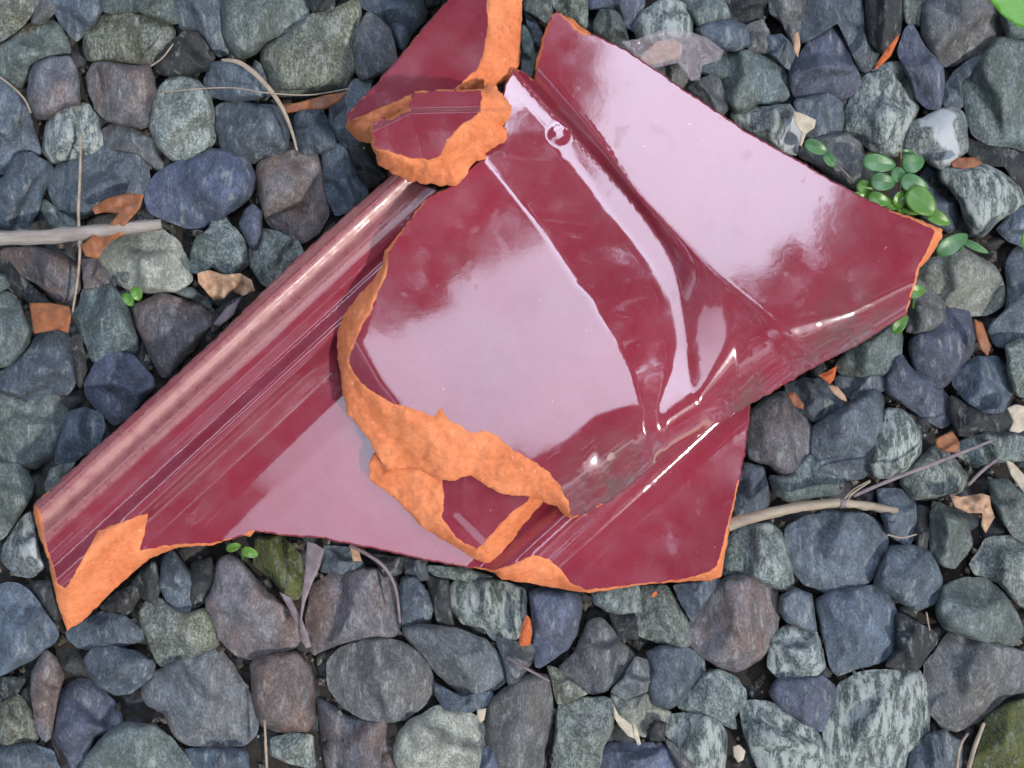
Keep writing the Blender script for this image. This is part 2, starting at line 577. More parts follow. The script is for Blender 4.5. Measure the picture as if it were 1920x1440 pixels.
STONES = [
#T0,0
('o',1,[-20,-20,62,-20,60,20,45,45,15,68,-20,85]),
('g',0,[62,-10,95,-15,103,20,85,40,60,42]),
('n',1,[-20,95,20,72,60,45,85,40,108,48,120,75,128,100,100,108,80,115,62,135,45,160,10,158,-20,140]),
('b',1,[92,-20,180,-20,190,20,175,45,158,60,145,75,120,50,105,25]),
('n',1,[185,-20,318,-20,325,20,332,45,300,40,260,22,215,25,192,18]),
('o',2,[165,50,195,28,240,22,290,35,325,55,325,80,300,100,285,122,240,120,200,112,165,115,157,85]),
('b',1,[320,-10,415,-10,415,20,418,60,428,95,405,105,385,70,370,55,345,55,332,35]),
('d',1,[335,70,350,55,375,58,388,80,400,110,385,130,350,142,315,140,290,135,300,110,322,85]),
('r',2,[95,108,130,107,142,125,148,160,148,195,120,200,95,220,70,222,52,190,55,150,65,120]),
('b',1,[-20,150,5,145,30,175,50,205,60,240,75,285,40,290,20,320,-20,320]),
('w',1,[100,205,120,196,165,198,178,220,188,260,188,285,160,290,120,298,100,305,82,280,88,240]),
('r',2,[175,118,200,115,240,122,280,122,288,150,290,175,280,200,278,235,262,240,225,232,200,225,180,205,170,175,162,145]),
('g',0,[190,250,215,235,245,240,285,262,290,290,305,310,290,320,260,290,200,280]),
('b',2,[100,320,120,300,165,290,195,275,250,275,270,285,278,330,275,360,262,375,215,385,175,400,150,412,110,390,92,355]),
('l',2,[305,160,320,147,350,143,372,152,392,178,400,210,402,260,385,290,350,305,325,300,295,275,280,240,285,190]),
('b',2,[405,200,430,190,470,195,520,200,540,240,538,275,515,300,480,305,445,300,415,278,408,240]),
('b',1,[400,120,430,115,480,130,500,160,505,180,440,190,400,180,385,150]),
('n',2,[420,-20,560,-20,575,10,578,35,560,50,530,65,500,80,480,100,450,108,432,95,418,60,417,30]),
('b',2,[30,290,55,288,95,310,98,330,82,360,70,400,50,430,20,430,-20,425,-20,350,10,330]),
('p',2,[290,330,330,305,360,300,400,280,430,282,465,300,475,330,470,365,450,385,410,410,380,425,350,425,310,410,280,395,272,370]),
('n',0,[85,375,105,390,135,402,142,425,110,430,92,420,80,395]),
#T480,0
('o',2,[495,85,520,78,555,50,590,25,625,20,650,5,672,0,676,30,668,60,662,90,668,130,650,160,620,172,570,180,520,178,508,160,500,130,492,110]),
('g',2,[690,22,710,35,732,55,740,90,745,115,730,130,705,142,680,150,668,135,664,90,668,60]),
('b',1,[625,-20,790,-20,800,20,795,35,770,60,755,90,742,80,735,55,705,25,680,15,670,-10]),
('d',0,[575,-20,625,-20,625,15,590,22,580,10]),
('d',0,[785,-20,835,-20,820,10,800,15]),
('g',0,[478,115,492,125,500,150,508,175,495,185,475,150]),
('b',1,[640,165,665,150,700,150,690,175,660,210,645,240,680,270,660,280,640,265,618,230,620,195]),
('b',1,[555,220,575,190,590,185,605,210,625,250,630,275,610,285,570,288,555,260]),
('r',2,[485,305,515,290,560,282,595,288,605,320,612,360,615,400,600,430,570,455,535,440,500,415,488,370,482,330]),
('b',1,[605,280,640,272,660,300,670,330,690,360,660,390,630,400,615,370,608,320]),
('d',0,[650,270,675,275,695,300,720,330,690,350,672,330]),  # dark stone in place of the shadow beside the small shard
('n',1,[978,45,990,60,1000,80,1003,110,995,145,978,140]),
('b',0,[985,20,1000,30,1015,60,1010,85,1003,80,990,55]),
('n',1,[980,-20,1035,-20,1035,20,1025,45,1005,30,985,20]),
('l',1,[1035,-20,1098,-20,1100,20,1100,55,1075,35,1048,22,1038,10]),
('p',1,[1100,-20,1205,-20,1205,20,1190,60,1175,50,1150,20,1120,15,1105,20]),
('n',2,[1112,45,1125,20,1145,17,1160,25,1172,50,1180,80,1180,100,1150,80,1115,60]),
('w',2,[1200,25,1225,8,1250,-5,1280,5,1297,30,1298,60,1285,80,1255,78,1235,85,1200,90,1190,60,1195,40]),
('n',1,[1240,-20,1345,-20,1360,10,1368,35,1340,40,1310,50,1297,30,1280,2]),
('b',1,[1305,55,1330,42,1370,38,1400,50,1403,85,1380,95,1350,92,1320,75]),
('d',0,[1355,-20,1440,-20,1440,20,1425,40,1400,48,1375,35]),
('g',1,[1220,125,1245,115,1270,112,1288,125,1290,150,1278,165,1260,160,1235,140]),
('g',2,[1290,165,1310,150,1335,140,1350,150,1362,180,1365,205,1345,225,1320,200]),
('n',2,[1315,115,1335,105,1360,93,1400,93,1440,100,1465,118,1475,150,1478,185,1455,195,1420,195,1400,212,1375,215,1360,190,1345,145,1315,140]),
#T1440,0
('g',1,[1440,-20,1510,-20,1505,20,1498,50,1498,85,1490,105,1480,70,1465,40,1445,25]),
('b',1,[1440,70,1465,65,1480,80,1490,100,1478,130,1468,120,1450,105,1435,95]),
('p',2,[1560,38,1572,60,1585,80,1595,110,1612,150,1605,175,1575,185,1545,175,1500,188,1485,170,1480,130,1500,100,1520,75,1540,50]),
('b',1,[1510,-20,1615,-20,1622,20,1625,70,1645,100,1632,130,1618,148,1605,120,1590,80,1572,50,1555,40,1530,65,1505,95,1498,50]),
('d',1,[1625,-20,1690,-20,1690,30,1685,65,1660,98,1650,95,1632,75,1626,30]),
('g',2,[1728,15,1745,-5,1790,-20,1850,-20,1872,30,1885,55,1870,85,1840,100,1810,108,1790,122,1775,125,1750,105,1730,70]),
('n',0,[1695,-20,1735,-20,1732,20,1725,45,1700,40,1692,20]),
('p',2,[1700,50,1718,45,1725,75,1745,100,1768,122,1770,150,1768,185,1762,205,1735,200,1718,185,1708,150,1695,130,1683,100]),
('w',2,[1655,125,1672,117,1690,125,1706,145,1712,175,1722,195,1718,215,1708,235,1695,270,1690,290,1660,290,1635,282,1610,258,1582,245,1585,215,1597,180,1610,155,1630,140]),
('n',2,[1865,75,1890,70,1940,80,1940,285,1895,270,1850,268,1825,250,1815,225,1812,200,1800,180,1803,160,1825,140,1845,105]),
('b',1,[1790,135,1815,115,1840,105,1825,140,1805,150,1800,175,1808,200,1785,200,1770,195,1773,160]),
('q',2,[1705,230,1735,220,1765,202,1790,200,1808,215,1812,245,1815,280,1790,300,1765,320,1735,300,1700,290,1695,265]),
('b',1,[1490,190,1550,177,1575,192,1580,220,1575,250,1545,255,1525,265,1505,250,1495,215]),
('q',2,[1365,215,1400,200,1440,200,1480,195,1495,215,1500,250,1492,290,1470,285,1430,262,1395,240]),
('g',2,[1530,260,1560,252,1590,250,1615,270,1622,300,1618,340,1600,355,1560,335,1530,310,1500,295,1495,285]),
('d',0,[1815,260,1850,270,1890,275,1940,290,1940,400,1910,360,1880,310,1850,315,1820,290]),
('w',2,[1765,315,1800,318,1845,308,1880,325,1910,350,1920,380,1900,400,1870,415,1840,445,1822,440,1808,410,1800,380,1780,350,1758,340]),
('b',0,[1740,320,1770,345,1790,370,1795,410,1780,430,1750,420,1700,380]),
('n',1,[1875,30,1890,-20,1940,-20,1940,75,1890,68]),
('g',0,[1403,50,1430,40,1445,70,1440,98,1405,92]),
#T0,360
('r',1,[5,470,60,465,110,475,145,500,145,540,130,560,105,562,70,530,30,510,8,490]),
('d',0,[-20,470,5,480,40,520,95,570,60,575,30,550,-20,550]),
('n',1,[-20,510,10,515,18,535,5,545,-20,550]),
('n',2,[-20,550,15,548,32,560,45,590,60,620,55,640,35,670,15,685,-20,690]),
('c',2,[182,478,200,460,235,445,265,430,300,430,330,450,345,475,356,500,358,525,335,545,290,548,250,545,220,530,205,510,187,500]),
('l',2,[400,410,415,400,430,420,452,440,463,465,465,495,440,518,420,515,400,500,375,512,360,510,358,475,370,445,392,430]),
('p',1,[475,385,490,400,490,440,480,470,465,455,450,420,460,395]),
('l',2,[485,430,520,435,560,455,570,480,540,510,510,540,490,530,470,500,468,460]),
('n',2,[155,545,180,535,210,535,225,555,240,580,248,605,258,640,258,665,235,655,205,660,190,690,170,670,160,640,145,610,135,590,150,575]),
('r',2,[252,575,280,562,300,548,335,560,370,570,395,590,398,605,372,635,362,655,340,675,320,700,305,710,290,680,270,640,255,610]),
('p',2,[190,660,220,648,240,655,260,680,285,705,290,725,270,745,240,780,215,795,185,770,165,745,158,720,175,690]),
('b',2,[65,635,95,612,120,620,132,640,135,680,140,720,125,740,95,735,60,750,0,730,-20,710,20,685,55,650]),
('n',1,[-20,730,40,740,75,735,115,730,122,765,115,810,100,850,60,875,20,870,-20,860]),
('b',1,[125,775,155,768,185,775,195,800,185,830,160,850,125,870,105,865,110,830,122,800]),
('n',1,[95,880,115,872,140,868,120,900,90,930,85,905]),
('n',2,[-20,870,30,872,50,885,62,905,60,930,40,960,10,1005,-20,1020]),
('q',1,[40,975,58,962,65,1000,75,1045,82,1060,60,1080,30,1075,5,1050,10,1020]),
('d',0,[130,640,150,630,162,690,150,730,140,700]),
('r',0,[155,490,185,488,205,515,215,535,180,535,160,540]),
('n',0,[330,550,360,540,385,560,400,585,370,565]),
('d',0,[400,590,420,570,450,560,440,590,400,620]),
#T0,1080
('b',2,[-20,1110,10,1095,30,1095,55,1110,75,1135,100,1170,110,1190,100,1205,70,1230,30,1250,0,1265,-20,1270]),
('b',1,[125,1185,160,1165,190,1150,230,1155,260,1180,265,1200,230,1210,190,1215,155,1215,135,1200]),
('d',0,[190,1140,220,1110,260,1095,260,1120,240,1150]),
('b',2,[158,1235,175,1215,210,1212,255,1222,290,1245,285,1265,265,1285,240,1300,215,1302,185,1285,165,1260]),
('o',2,[262,1150,280,1120,300,1118,315,1135,345,1150,385,1140,400,1175,410,1210,375,1225,340,1240,310,1250,295,1240,282,1210,268,1180]),
('b',1,[305,1050,325,1035,355,1075,360,1110,355,1145,335,1145,310,1120,300,1095]),
('d',0,[360,1060,395,1050,405,1090,390,1120,360,1140,357,1100]),
('r',2,[408,1055,430,1040,450,1050,470,1075,500,1110,545,1150,558,1180,560,1205,530,1222,490,1228,465,1235,440,1225,410,1195,392,1165,388,1130,405,1095]),
('g',2,[268,1265,300,1258,340,1235,385,1215,415,1225,435,1250,460,1290,478,1330,478,1375,460,1395,400,1402,350,1395,325,1375,310,1330,285,1330,270,1300]),
('r',2,[60,1260,85,1220,105,1235,120,1270,110,1300,100,1350,95,1385,80,1390,65,1350,58,1300]),
('p',1,[115,1300,150,1275,185,1290,220,1330,225,1360,180,1380,160,1420,150,1460,125,1420,100,1375,105,1335]),
('o',1,[0,1320,35,1305,55,1330,70,1380,55,1395,20,1400,-20,1390,-20,1340]),
('b',1,[-20,1410,20,1398,60,1395,95,1410,115,1460,-20,1460]),
('n',2,[200,1375,235,1355,290,1360,320,1385,345,1415,370,1460,145,1460,165,1420]),
('b',1,[350,1405,400,1405,460,1405,468,1460,375,1460]),
('d',0,[-20,1275,10,1270,45,1275,30,1300,-20,1320]),
#T480,1080
('r',2,[470,1245,500,1230,560,1225,580,1250,590,1290,588,1350,575,1375,530,1372,490,1360,478,1320]),
('r',1,[590,1100,615,1085,650,1075,700,1070,735,1085,745,1130,750,1165,735,1190,700,1195,650,1200,615,1210,600,1230,583,1210,580,1160]),
('g',2,[615,1245,640,1215,690,1200,740,1200,780,1220,805,1255,810,1285,795,1320,760,1345,720,1352,680,1345,645,1325,620,1290]),
('g',2,[750,1180,800,1172,860,1180,910,1200,945,1240,952,1270,930,1290,895,1300,870,1305,840,1280,810,1250,790,1220,765,1200]),
('b',1,[815,1275,840,1295,870,1305,920,1295,915,1320,880,1335,835,1330,820,1305]),
('b',1,[755,1085,780,1085,800,1110,810,1140,805,1160,775,1170,755,1170,750,1120]),
('r',1,[598,1310,615,1320,650,1345,700,1355,735,1350,740,1390,740,1430,720,1460,620,1460,610,1400]),
('c',2,[745,1380,770,1350,820,1325,870,1330,905,1355,910,1390,900,1440,895,1460,760,1460,740,1420]),
('l',1,[510,1385,550,1375,585,1380,588,1440,540,1430,510,1415]),
('p',1,[905,1410,922,1395,932,1425,938,1460,902,1460]),
('g',2,[915,1320,950,1290,975,1270,1025,1265,1035,1300,1035,1350,1020,1400,1015,1450,960,1460,930,1440,912,1390]),
('w',2,[840,1110,860,1085,920,1085,985,1105,985,1150,975,1190,960,1205,925,1200,905,1175,870,1170,855,1150,840,1130]),
('g',1,[930,1195,965,1205,1000,1210,995,1240,970,1280,955,1285,945,1240]),
('d',0,[800,1085,840,1090,845,1150,850,1170,820,1165,812,1130]),
('m',1,[480,1010,530,1008,560,1040,570,1080,560,1120,540,1120,510,1085,480,1060]),
('b',0,[610,1025,660,1030,680,1060,670,1080,640,1075,605,1070]),
('d',0,[700,1040,755,1045,750,1075,720,1080]),
('b',0,[755,1045,800,1055,800,1085,765,1090]),
('l',0,[800,1060,870,1065,930,1085,880,1090,820,1080]),
#T960,1080
('p',2,[993,1110,1030,1100,1075,1108,1090,1120,1088,1150,1080,1190,1065,1215,1030,1240,1005,1255,1000,1210,998,1160]),
('g',2,[1100,1170,1125,1158,1150,1180,1165,1205,1190,1230,1180,1250,1160,1275,1135,1295,1105,1300,1075,1275,1045,1255,1080,1220,1090,1195]),
('g',1,[1165,1275,1190,1235,1215,1240,1220,1270,1212,1295,1175,1310,1145,1295]),
('b',2,[1212,1225,1240,1210,1290,1215,1320,1240,1322,1260,1305,1275,1285,1310,1255,1328,1225,1320,1212,1290,1222,1260]),
('l',2,[1200,1100,1250,1098,1265,1120,1285,1155,1295,1185,1290,1215,1240,1205,1195,1190,1190,1150]),
('l',1,[1112,1110,1150,1095,1195,1095,1200,1145,1165,1150,1140,1145,1115,1130]),
('d',0,[1145,1150,1190,1155,1195,1195,1165,1195,1150,1170]),
('b',1,[1265,1098,1330,1085,1350,1090,1320,1130,1300,1165,1290,1150,1275,1125]),
('r',2,[1365,1082,1420,1080,1455,1100,1460,1150,1450,1195,1425,1235,1385,1258,1350,1248,1310,1225,1292,1205,1295,1170,1310,1135,1330,1110]),
('l',1,[1290,1300,1320,1265,1345,1258,1375,1270,1395,1295,1395,1320,1375,1340,1380,1365,1340,1350,1290,1330,1270,1325]),
('w',2,[1245,1345,1300,1335,1345,1345,1362,1380,1360,1420,1355,1460,1310,1450,1275,1410,1245,1370]),
('d',1,[1215,1370,1228,1352,1248,1355,1245,1388,1220,1388]),
('c',1,[1145,1300,1180,1312,1210,1300,1230,1325,1255,1335,1245,1348,1220,1355,1210,1380,1190,1370,1165,1345]),
('l',2,[1048,1315,1090,1308,1145,1310,1150,1330,1145,1380,1130,1400,1120,1460,1035,1460,1040,1390]),
('p',1,[1125,1410,1150,1395,1200,1395,1240,1395,1270,1430,1285,1460,1115,1460]),
('g',0,[1245,1385,1270,1400,1310,1440,1320,1460,1285,1460]),
('o',1,[1028,1250,1045,1255,1075,1280,1100,1300,1070,1312,1045,1318]),
#T1440,1080
('b',1,[1465,1120,1490,1105,1520,1115,1525,1150,1530,1185,1500,1175,1475,1165,1463,1145]),
('w',2,[1445,1195,1470,1175,1500,1172,1530,1185,1540,1215,1547,1250,1530,1268,1490,1272,1460,1270,1440,1250]),
('b',2,[1532,1125,1560,1110,1600,1105,1640,1100,1665,1115,1680,1150,1685,1190,1680,1220,1650,1240,1610,1250,1570,1265,1555,1240,1545,1190,1533,1150]),
('p',1,[1445,1300,1460,1275,1500,1272,1540,1268,1562,1290,1565,1310,1550,1340,1540,1370,1500,1350,1465,1325]),
('d',1,[1680,1150,1710,1165,1750,1185,1755,1205,1735,1230,1720,1255,1680,1250,1660,1245,1685,1215]),
('w',2,[1575,1285,1610,1265,1650,1258,1700,1260,1728,1258,1732,1300,1740,1340,1735,1385,1700,1410,1690,1460,1560,1460,1548,1420,1545,1370,1560,1320]),
('w',2,[1390,1330,1405,1315,1440,1318,1480,1335,1520,1355,1538,1385,1545,1430,1548,1460,1430,1460,1410,1410,1395,1370]),
('g',2,[1735,1250,1760,1215,1780,1188,1830,1200,1880,1210,1925,1225,1930,1290,1880,1310,1850,1340,1800,1370,1770,1360,1742,1330,1735,1290]),
('n',2,[1755,1145,1770,1100,1800,1085,1845,1085,1880,1110,1905,1150,1918,1190,1900,1210,1850,1205,1800,1190,1770,1175]),
('b',2,[1650,1060,1670,1025,1710,1022,1745,1035,1765,1080,1765,1110,1750,1130,1720,1145,1690,1130,1665,1110,1640,1095]),
('m',2,[1850,1345,1890,1320,1940,1310,1940,1460,1820,1460,1830,1400]),
('b',1,[1740,1380,1770,1370,1800,1395,1800,1430,1790,1460,1700,1460,1710,1415]),
('l',2,[1820,1060,1850,1010,1890,1005,1940,1030,1940,1150,1905,1130,1870,1090,1830,1080]),
#right middle
('r',2,[1405,775,1440,745,1475,735,1480,760,1515,780,1523,810,1520,845,1490,890,1470,895,1440,870,1405,860,1398,820]),
('b',1,[1475,725,1510,710,1550,715,1590,755,1560,775,1525,790,1510,775,1480,760]),
('b',2,[1525,800,1560,775,1600,750,1640,728,1655,745,1658,790,1650,830,1640,870,1620,895,1580,900,1545,885,1523,850]),
('w',2,[1660,765,1690,770,1715,790,1728,815,1725,850,1700,880,1665,895,1640,895,1630,865,1640,820,1655,790]),
('n',1,[1445,890,1470,895,1500,870,1520,855,1545,885,1580,900,1570,925,1520,932,1480,938,1455,925]),
('l',1,[1700,880,1750,840,1780,855,1810,890,1800,920,1770,930,1740,935,1715,935,1690,905]),
('p',1,[1690,655,1705,690,1725,700,1760,725,1782,755,1782,785,1760,800,1730,780,1690,755,1665,740,1662,710]),
('p',2,[1705,640,1740,600,1770,575,1815,580,1825,630,1825,660,1800,690,1780,715,1760,730,1725,700,1710,680]),
('c',2,[1740,490,1770,478,1800,462,1830,480,1865,500,1882,540,1880,570,1850,590,1810,590,1780,575,1750,560,1725,540,1722,510]),
('g',2,[1715,520,1745,540,1772,570,1770,600,1755,615,1720,625,1700,620,1702,580]),
('n',1,[1600,650,1680,600,1690,640,1685,680,1660,700,1620,705,1580,700,1570,680]),
('b',0,[1575,705,1620,705,1665,695,1665,730,1640,735,1600,750,1570,720]),
('b',1,[1885,500,1905,470,1940,460,1940,640,1900,650,1870,640,1850,610,1885,590,1890,550]),
('b',2,[1795,690,1830,670,1870,670,1895,700,1895,740,1880,770,1850,780,1810,750,1787,720]),
('l',2,[1885,650,1910,638,1940,635,1940,750,1905,740,1890,700]),
('d',1,[1785,740,1820,765,1860,780,1890,770,1895,790,1870,810,1830,820,1800,815,1785,780]),
('l',1,[1800,830,1850,810,1900,815,1940,830,1940,860,1880,865,1830,870,1800,855]),
('n',2,[1745,960,1760,942,1790,960,1815,975,1822,1020,1810,1040,1790,1065,1765,1060,1745,1030]),
('n',2,[1855,900,1890,900,1920,930,1940,960,1940,1025,1900,1005,1880,980,1860,940]),
('b',1,[1645,920,1690,920,1715,945,1718,1000,1700,1020,1665,1000,1655,970]),
('b',2,[1475,990,1510,970,1560,962,1620,965,1650,985,1663,1010,1655,1050,1630,1090,1590,1105,1550,1110,1510,1095,1480,1060,1472,1020]),
('l',2,[1360,1010,1390,990,1440,980,1465,1000,1480,1050,1488,1090,1475,1110,1430,1095,1400,1080,1355,1080]),
('b',1,[1395,870,1430,880,1438,910,1440,945,1420,960,1380,970,1375,930]),
('d',0,[1720,950,1742,960,1745,1030,1740,1060,1718,1020]),
('b',1,[1900,400,1940,380,1940,470,1890,450,1870,430]),
('d',0,[250,1090,290,1050,300,1100,290,1130,262,1115]),  # dark filler for the shade beneath the large tile
('d',0,[60,1095,95,1090,110,1150,105,1165,80,1130]),  # dark filler put in for a shaded gap
]
LOOK = {'b': 'blue grey', 'p': 'indigo grey', 'g': 'plain grey', 'n': 'greenish grey', 'l': 'light speckled grey',
        'w': 'pale mottled', 'q': 'grey white veined', 'r': 'rusty brown grey', 'o': 'olive flecked', 'm': 'mossy dark',
        'd': 'very dark', 'c': 'pale cream grey'}
MARKS = [("the bleached twig", 150, 432), ("the crumpled tan leaf", 430, 535), ("the curved straw", 500, 150),
 ("the topmost tile shard", 800, 80), ("the clear plastic film", 1270, 95), ("the upright terracotta sliver", 1665, 100),
 ("the leafy green weed", 1690, 345), ("the green grass blade", 1880, 20), ("the upper tile's right tip", 1765, 440),
 ("the pale dry stalk", 1520, 950), ("the torn leaf at right", 1825, 935), ("the orange chip below the tiles", 985, 1180),
 ("the purplish leaf strips", 575, 1130), ("the large tile's left tip", 120, 1170), ("the square brown leaf", 95, 590),
 ("the cream husks", 1180, 1370), ("the large tile's lower right corner", 1345, 1085), ("the bottom right straws", 1840, 1400),
 ("the photo's top left corner", 0, 0), ("the photo's bottom left corner", 0, 1440)]
ORD = ['nearest', 'second nearest', 'third nearest', 'fourth nearest', 'fifth nearest', 'sixth nearest', 'seventh nearest',
       'eighth nearest', 'ninth nearest', 'tenth nearest', 'eleventh nearest', 'twelfth nearest', 'thirteenth nearest', 'fourteenth nearest']
def build_stones():
    recs = []
    for i, (typ, lvl, fl) in enumerate(STONES):
        poly = [(fl[k], fl[k + 1]) for k in range(0, len(fl), 2)]
        o, cx, cy, A = add_stone(poly, typ, lvl, i + 11)
        vx, vy = min(max(cx, 0), 1920), min(max(cy, 0), 1440)
        d, mk = min((math.hypot(vx - m[1], vy - m[2]), m) for m in MARKS)
        dx, dy = vx - mk[1], vy - mk[2]
        if abs(dx) > abs(dy): side = 'right of' if dx > 0 else 'left of'
        else: side = 'below' if dy > 0 else 'above'
        recs.append([(mk[0], side), d, o, typ, A])
    recs.sort(key=lambda r: (r[0], r[1]))
    cnt = {}
    for key, d, o, typ, A in recs:
        k = cnt.get(key, 0); cnt[key] = k + 1
        size = 'small' if A < 6500 else ('large' if A > 17000 else 'middling')
        tag(o, f"{size} {LOOK[typ]} stone, {ORD[k]} {key[1]} {key[0]}", 'stone', 'stones of the gravel')
build_stones()

# the countless stones underneath and all around
def gravel(outer):
    rng = random.Random(5 + outer)
    AV = []; AF = []; off = 0
    def put(x, y, rad, top, seed):
        nonlocal off
        n = rng.randint(6, 9); a0 = rng.uniform(0, 6.28); el = rng.uniform(0.75, 1.3)
        ro = rng.uniform(0, 3.14)
        poly = []
        for k in range(n):
            a = a0 + 6.283 * k / n + rng.uniform(-.25, .25)
            r = rad * rng.uniform(0.82, 1.15)
            u, v = r * math.cos(a) * el, r * math.sin(a) / el
            poly.append((x + u * math.cos(ro) - v * math.sin(ro), y + u * math.sin(ro) + v * math.cos(ro)))
        V, F, c, A = stone_geo(poly, top, seed, nseg=20, rings=6)
        P = np.stack([(V[:, 0] - 960) * S, (720 - V[:, 1]) * S, V[:, 2] * S], 1)
        AV.append(P); AF.extend([tuple(q + off for q in f) for f in F]); off += len(P)
    sd = 1000
    for j in (range(-14, 34) if not outer else ()):
        for i in range(-18, 46):
            x = i * 62 + rng.uniform(-20, 20); y = j * 62 + rng.uniform(-20, 20)
            infr = -60 < x < 1980 and -60 < y < 1500
            sd += 1
            if infr:
                put(x, y, rng.uniform(32, 42), rng.uniform(14, 34), sd)
    for j in (range(-12, 25) if outer else ()):
        for i in range(-15, 31):
            x = i * 108 + (54 if j % 2 else 0) + rng.uniform(-22, 22); y = j * 108 + rng.uniform(-22, 22)
            if -64 < x < 1984 and -64 < y < 1504: continue
            sd += 1
            put(x, y, rng.uniform(52, 72), rng.uniform(75, 100), sd)
    if outer:
        m = stone_mat('surrounding_gravel_stone', (0.17, 0.15, 0.13), 0.6, 0.8, 0.35)
        lab = 'blue grey gravel spreading around the tiles on every side'
    else:
        m = stone_mat('gap_shade_gravel_stone', (0.035, 0.032, 0.028), 0.8, 0.7, 0.0)
        lab = 'gravel filling the gaps underneath the larger stones, coloured dark for their shade'
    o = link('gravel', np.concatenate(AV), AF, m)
    o.color = (0.078, 0.096, 0.112, 1) if outer else (0.036, 0.041, 0.045, 1)  # gap gravel coloured darker than the surrounding gravel to deepen gap shade
    tag(o, lab, kind='stuff')
gravel(0)
gravel(1)

def grit():
    rng = random.Random(77); vs = []; fs = []
    base = [(1,0,0),(-1,0,0),(0,1,0),(0,-1,0),(0,0,1),(0,0,-1)]
    tr = [(0,2,4),(2,1,4),(1,3,4),(3,0,4),(2,0,5),(1,2,5),(3,1,5),(0,3,5)]
    for _ in range(5200):
        x, y = rng.uniform(-200, 2120), rng.uniform(-200, 1640); r = rng.uniform(3, 9) if rng.random() < .8 else rng.uniform(9, 15)
        z = rng.uniform(6, 26); o = len(vs)
        a = rng.uniform(0, 3.1)
        for b in base:
            k = r * rng.uniform(0.6, 1.25)
            vs.append(W(x + (b[0] * math.cos(a) - b[1] * math.sin(a)) * k, y + (b[0] * math.sin(a) + b[1] * math.cos(a)) * k, z + b[2] * k * .7))
        fs += [tuple(q + o for q in f) for f in tr]
    m = stone_mat('grit_stone', (0.15, 0.11, 0.07), 0.9, 0.7, 0.4)
    o = link('grit', vs, fs, m, smooth=False); o.color = (0.045, 0.04, 0.034, 1)  # dark colour stands for the shade down in the gaps
    tag(o, 'small stone crumbs and grit down in the gaps between stones', kind='stuff')
grit()
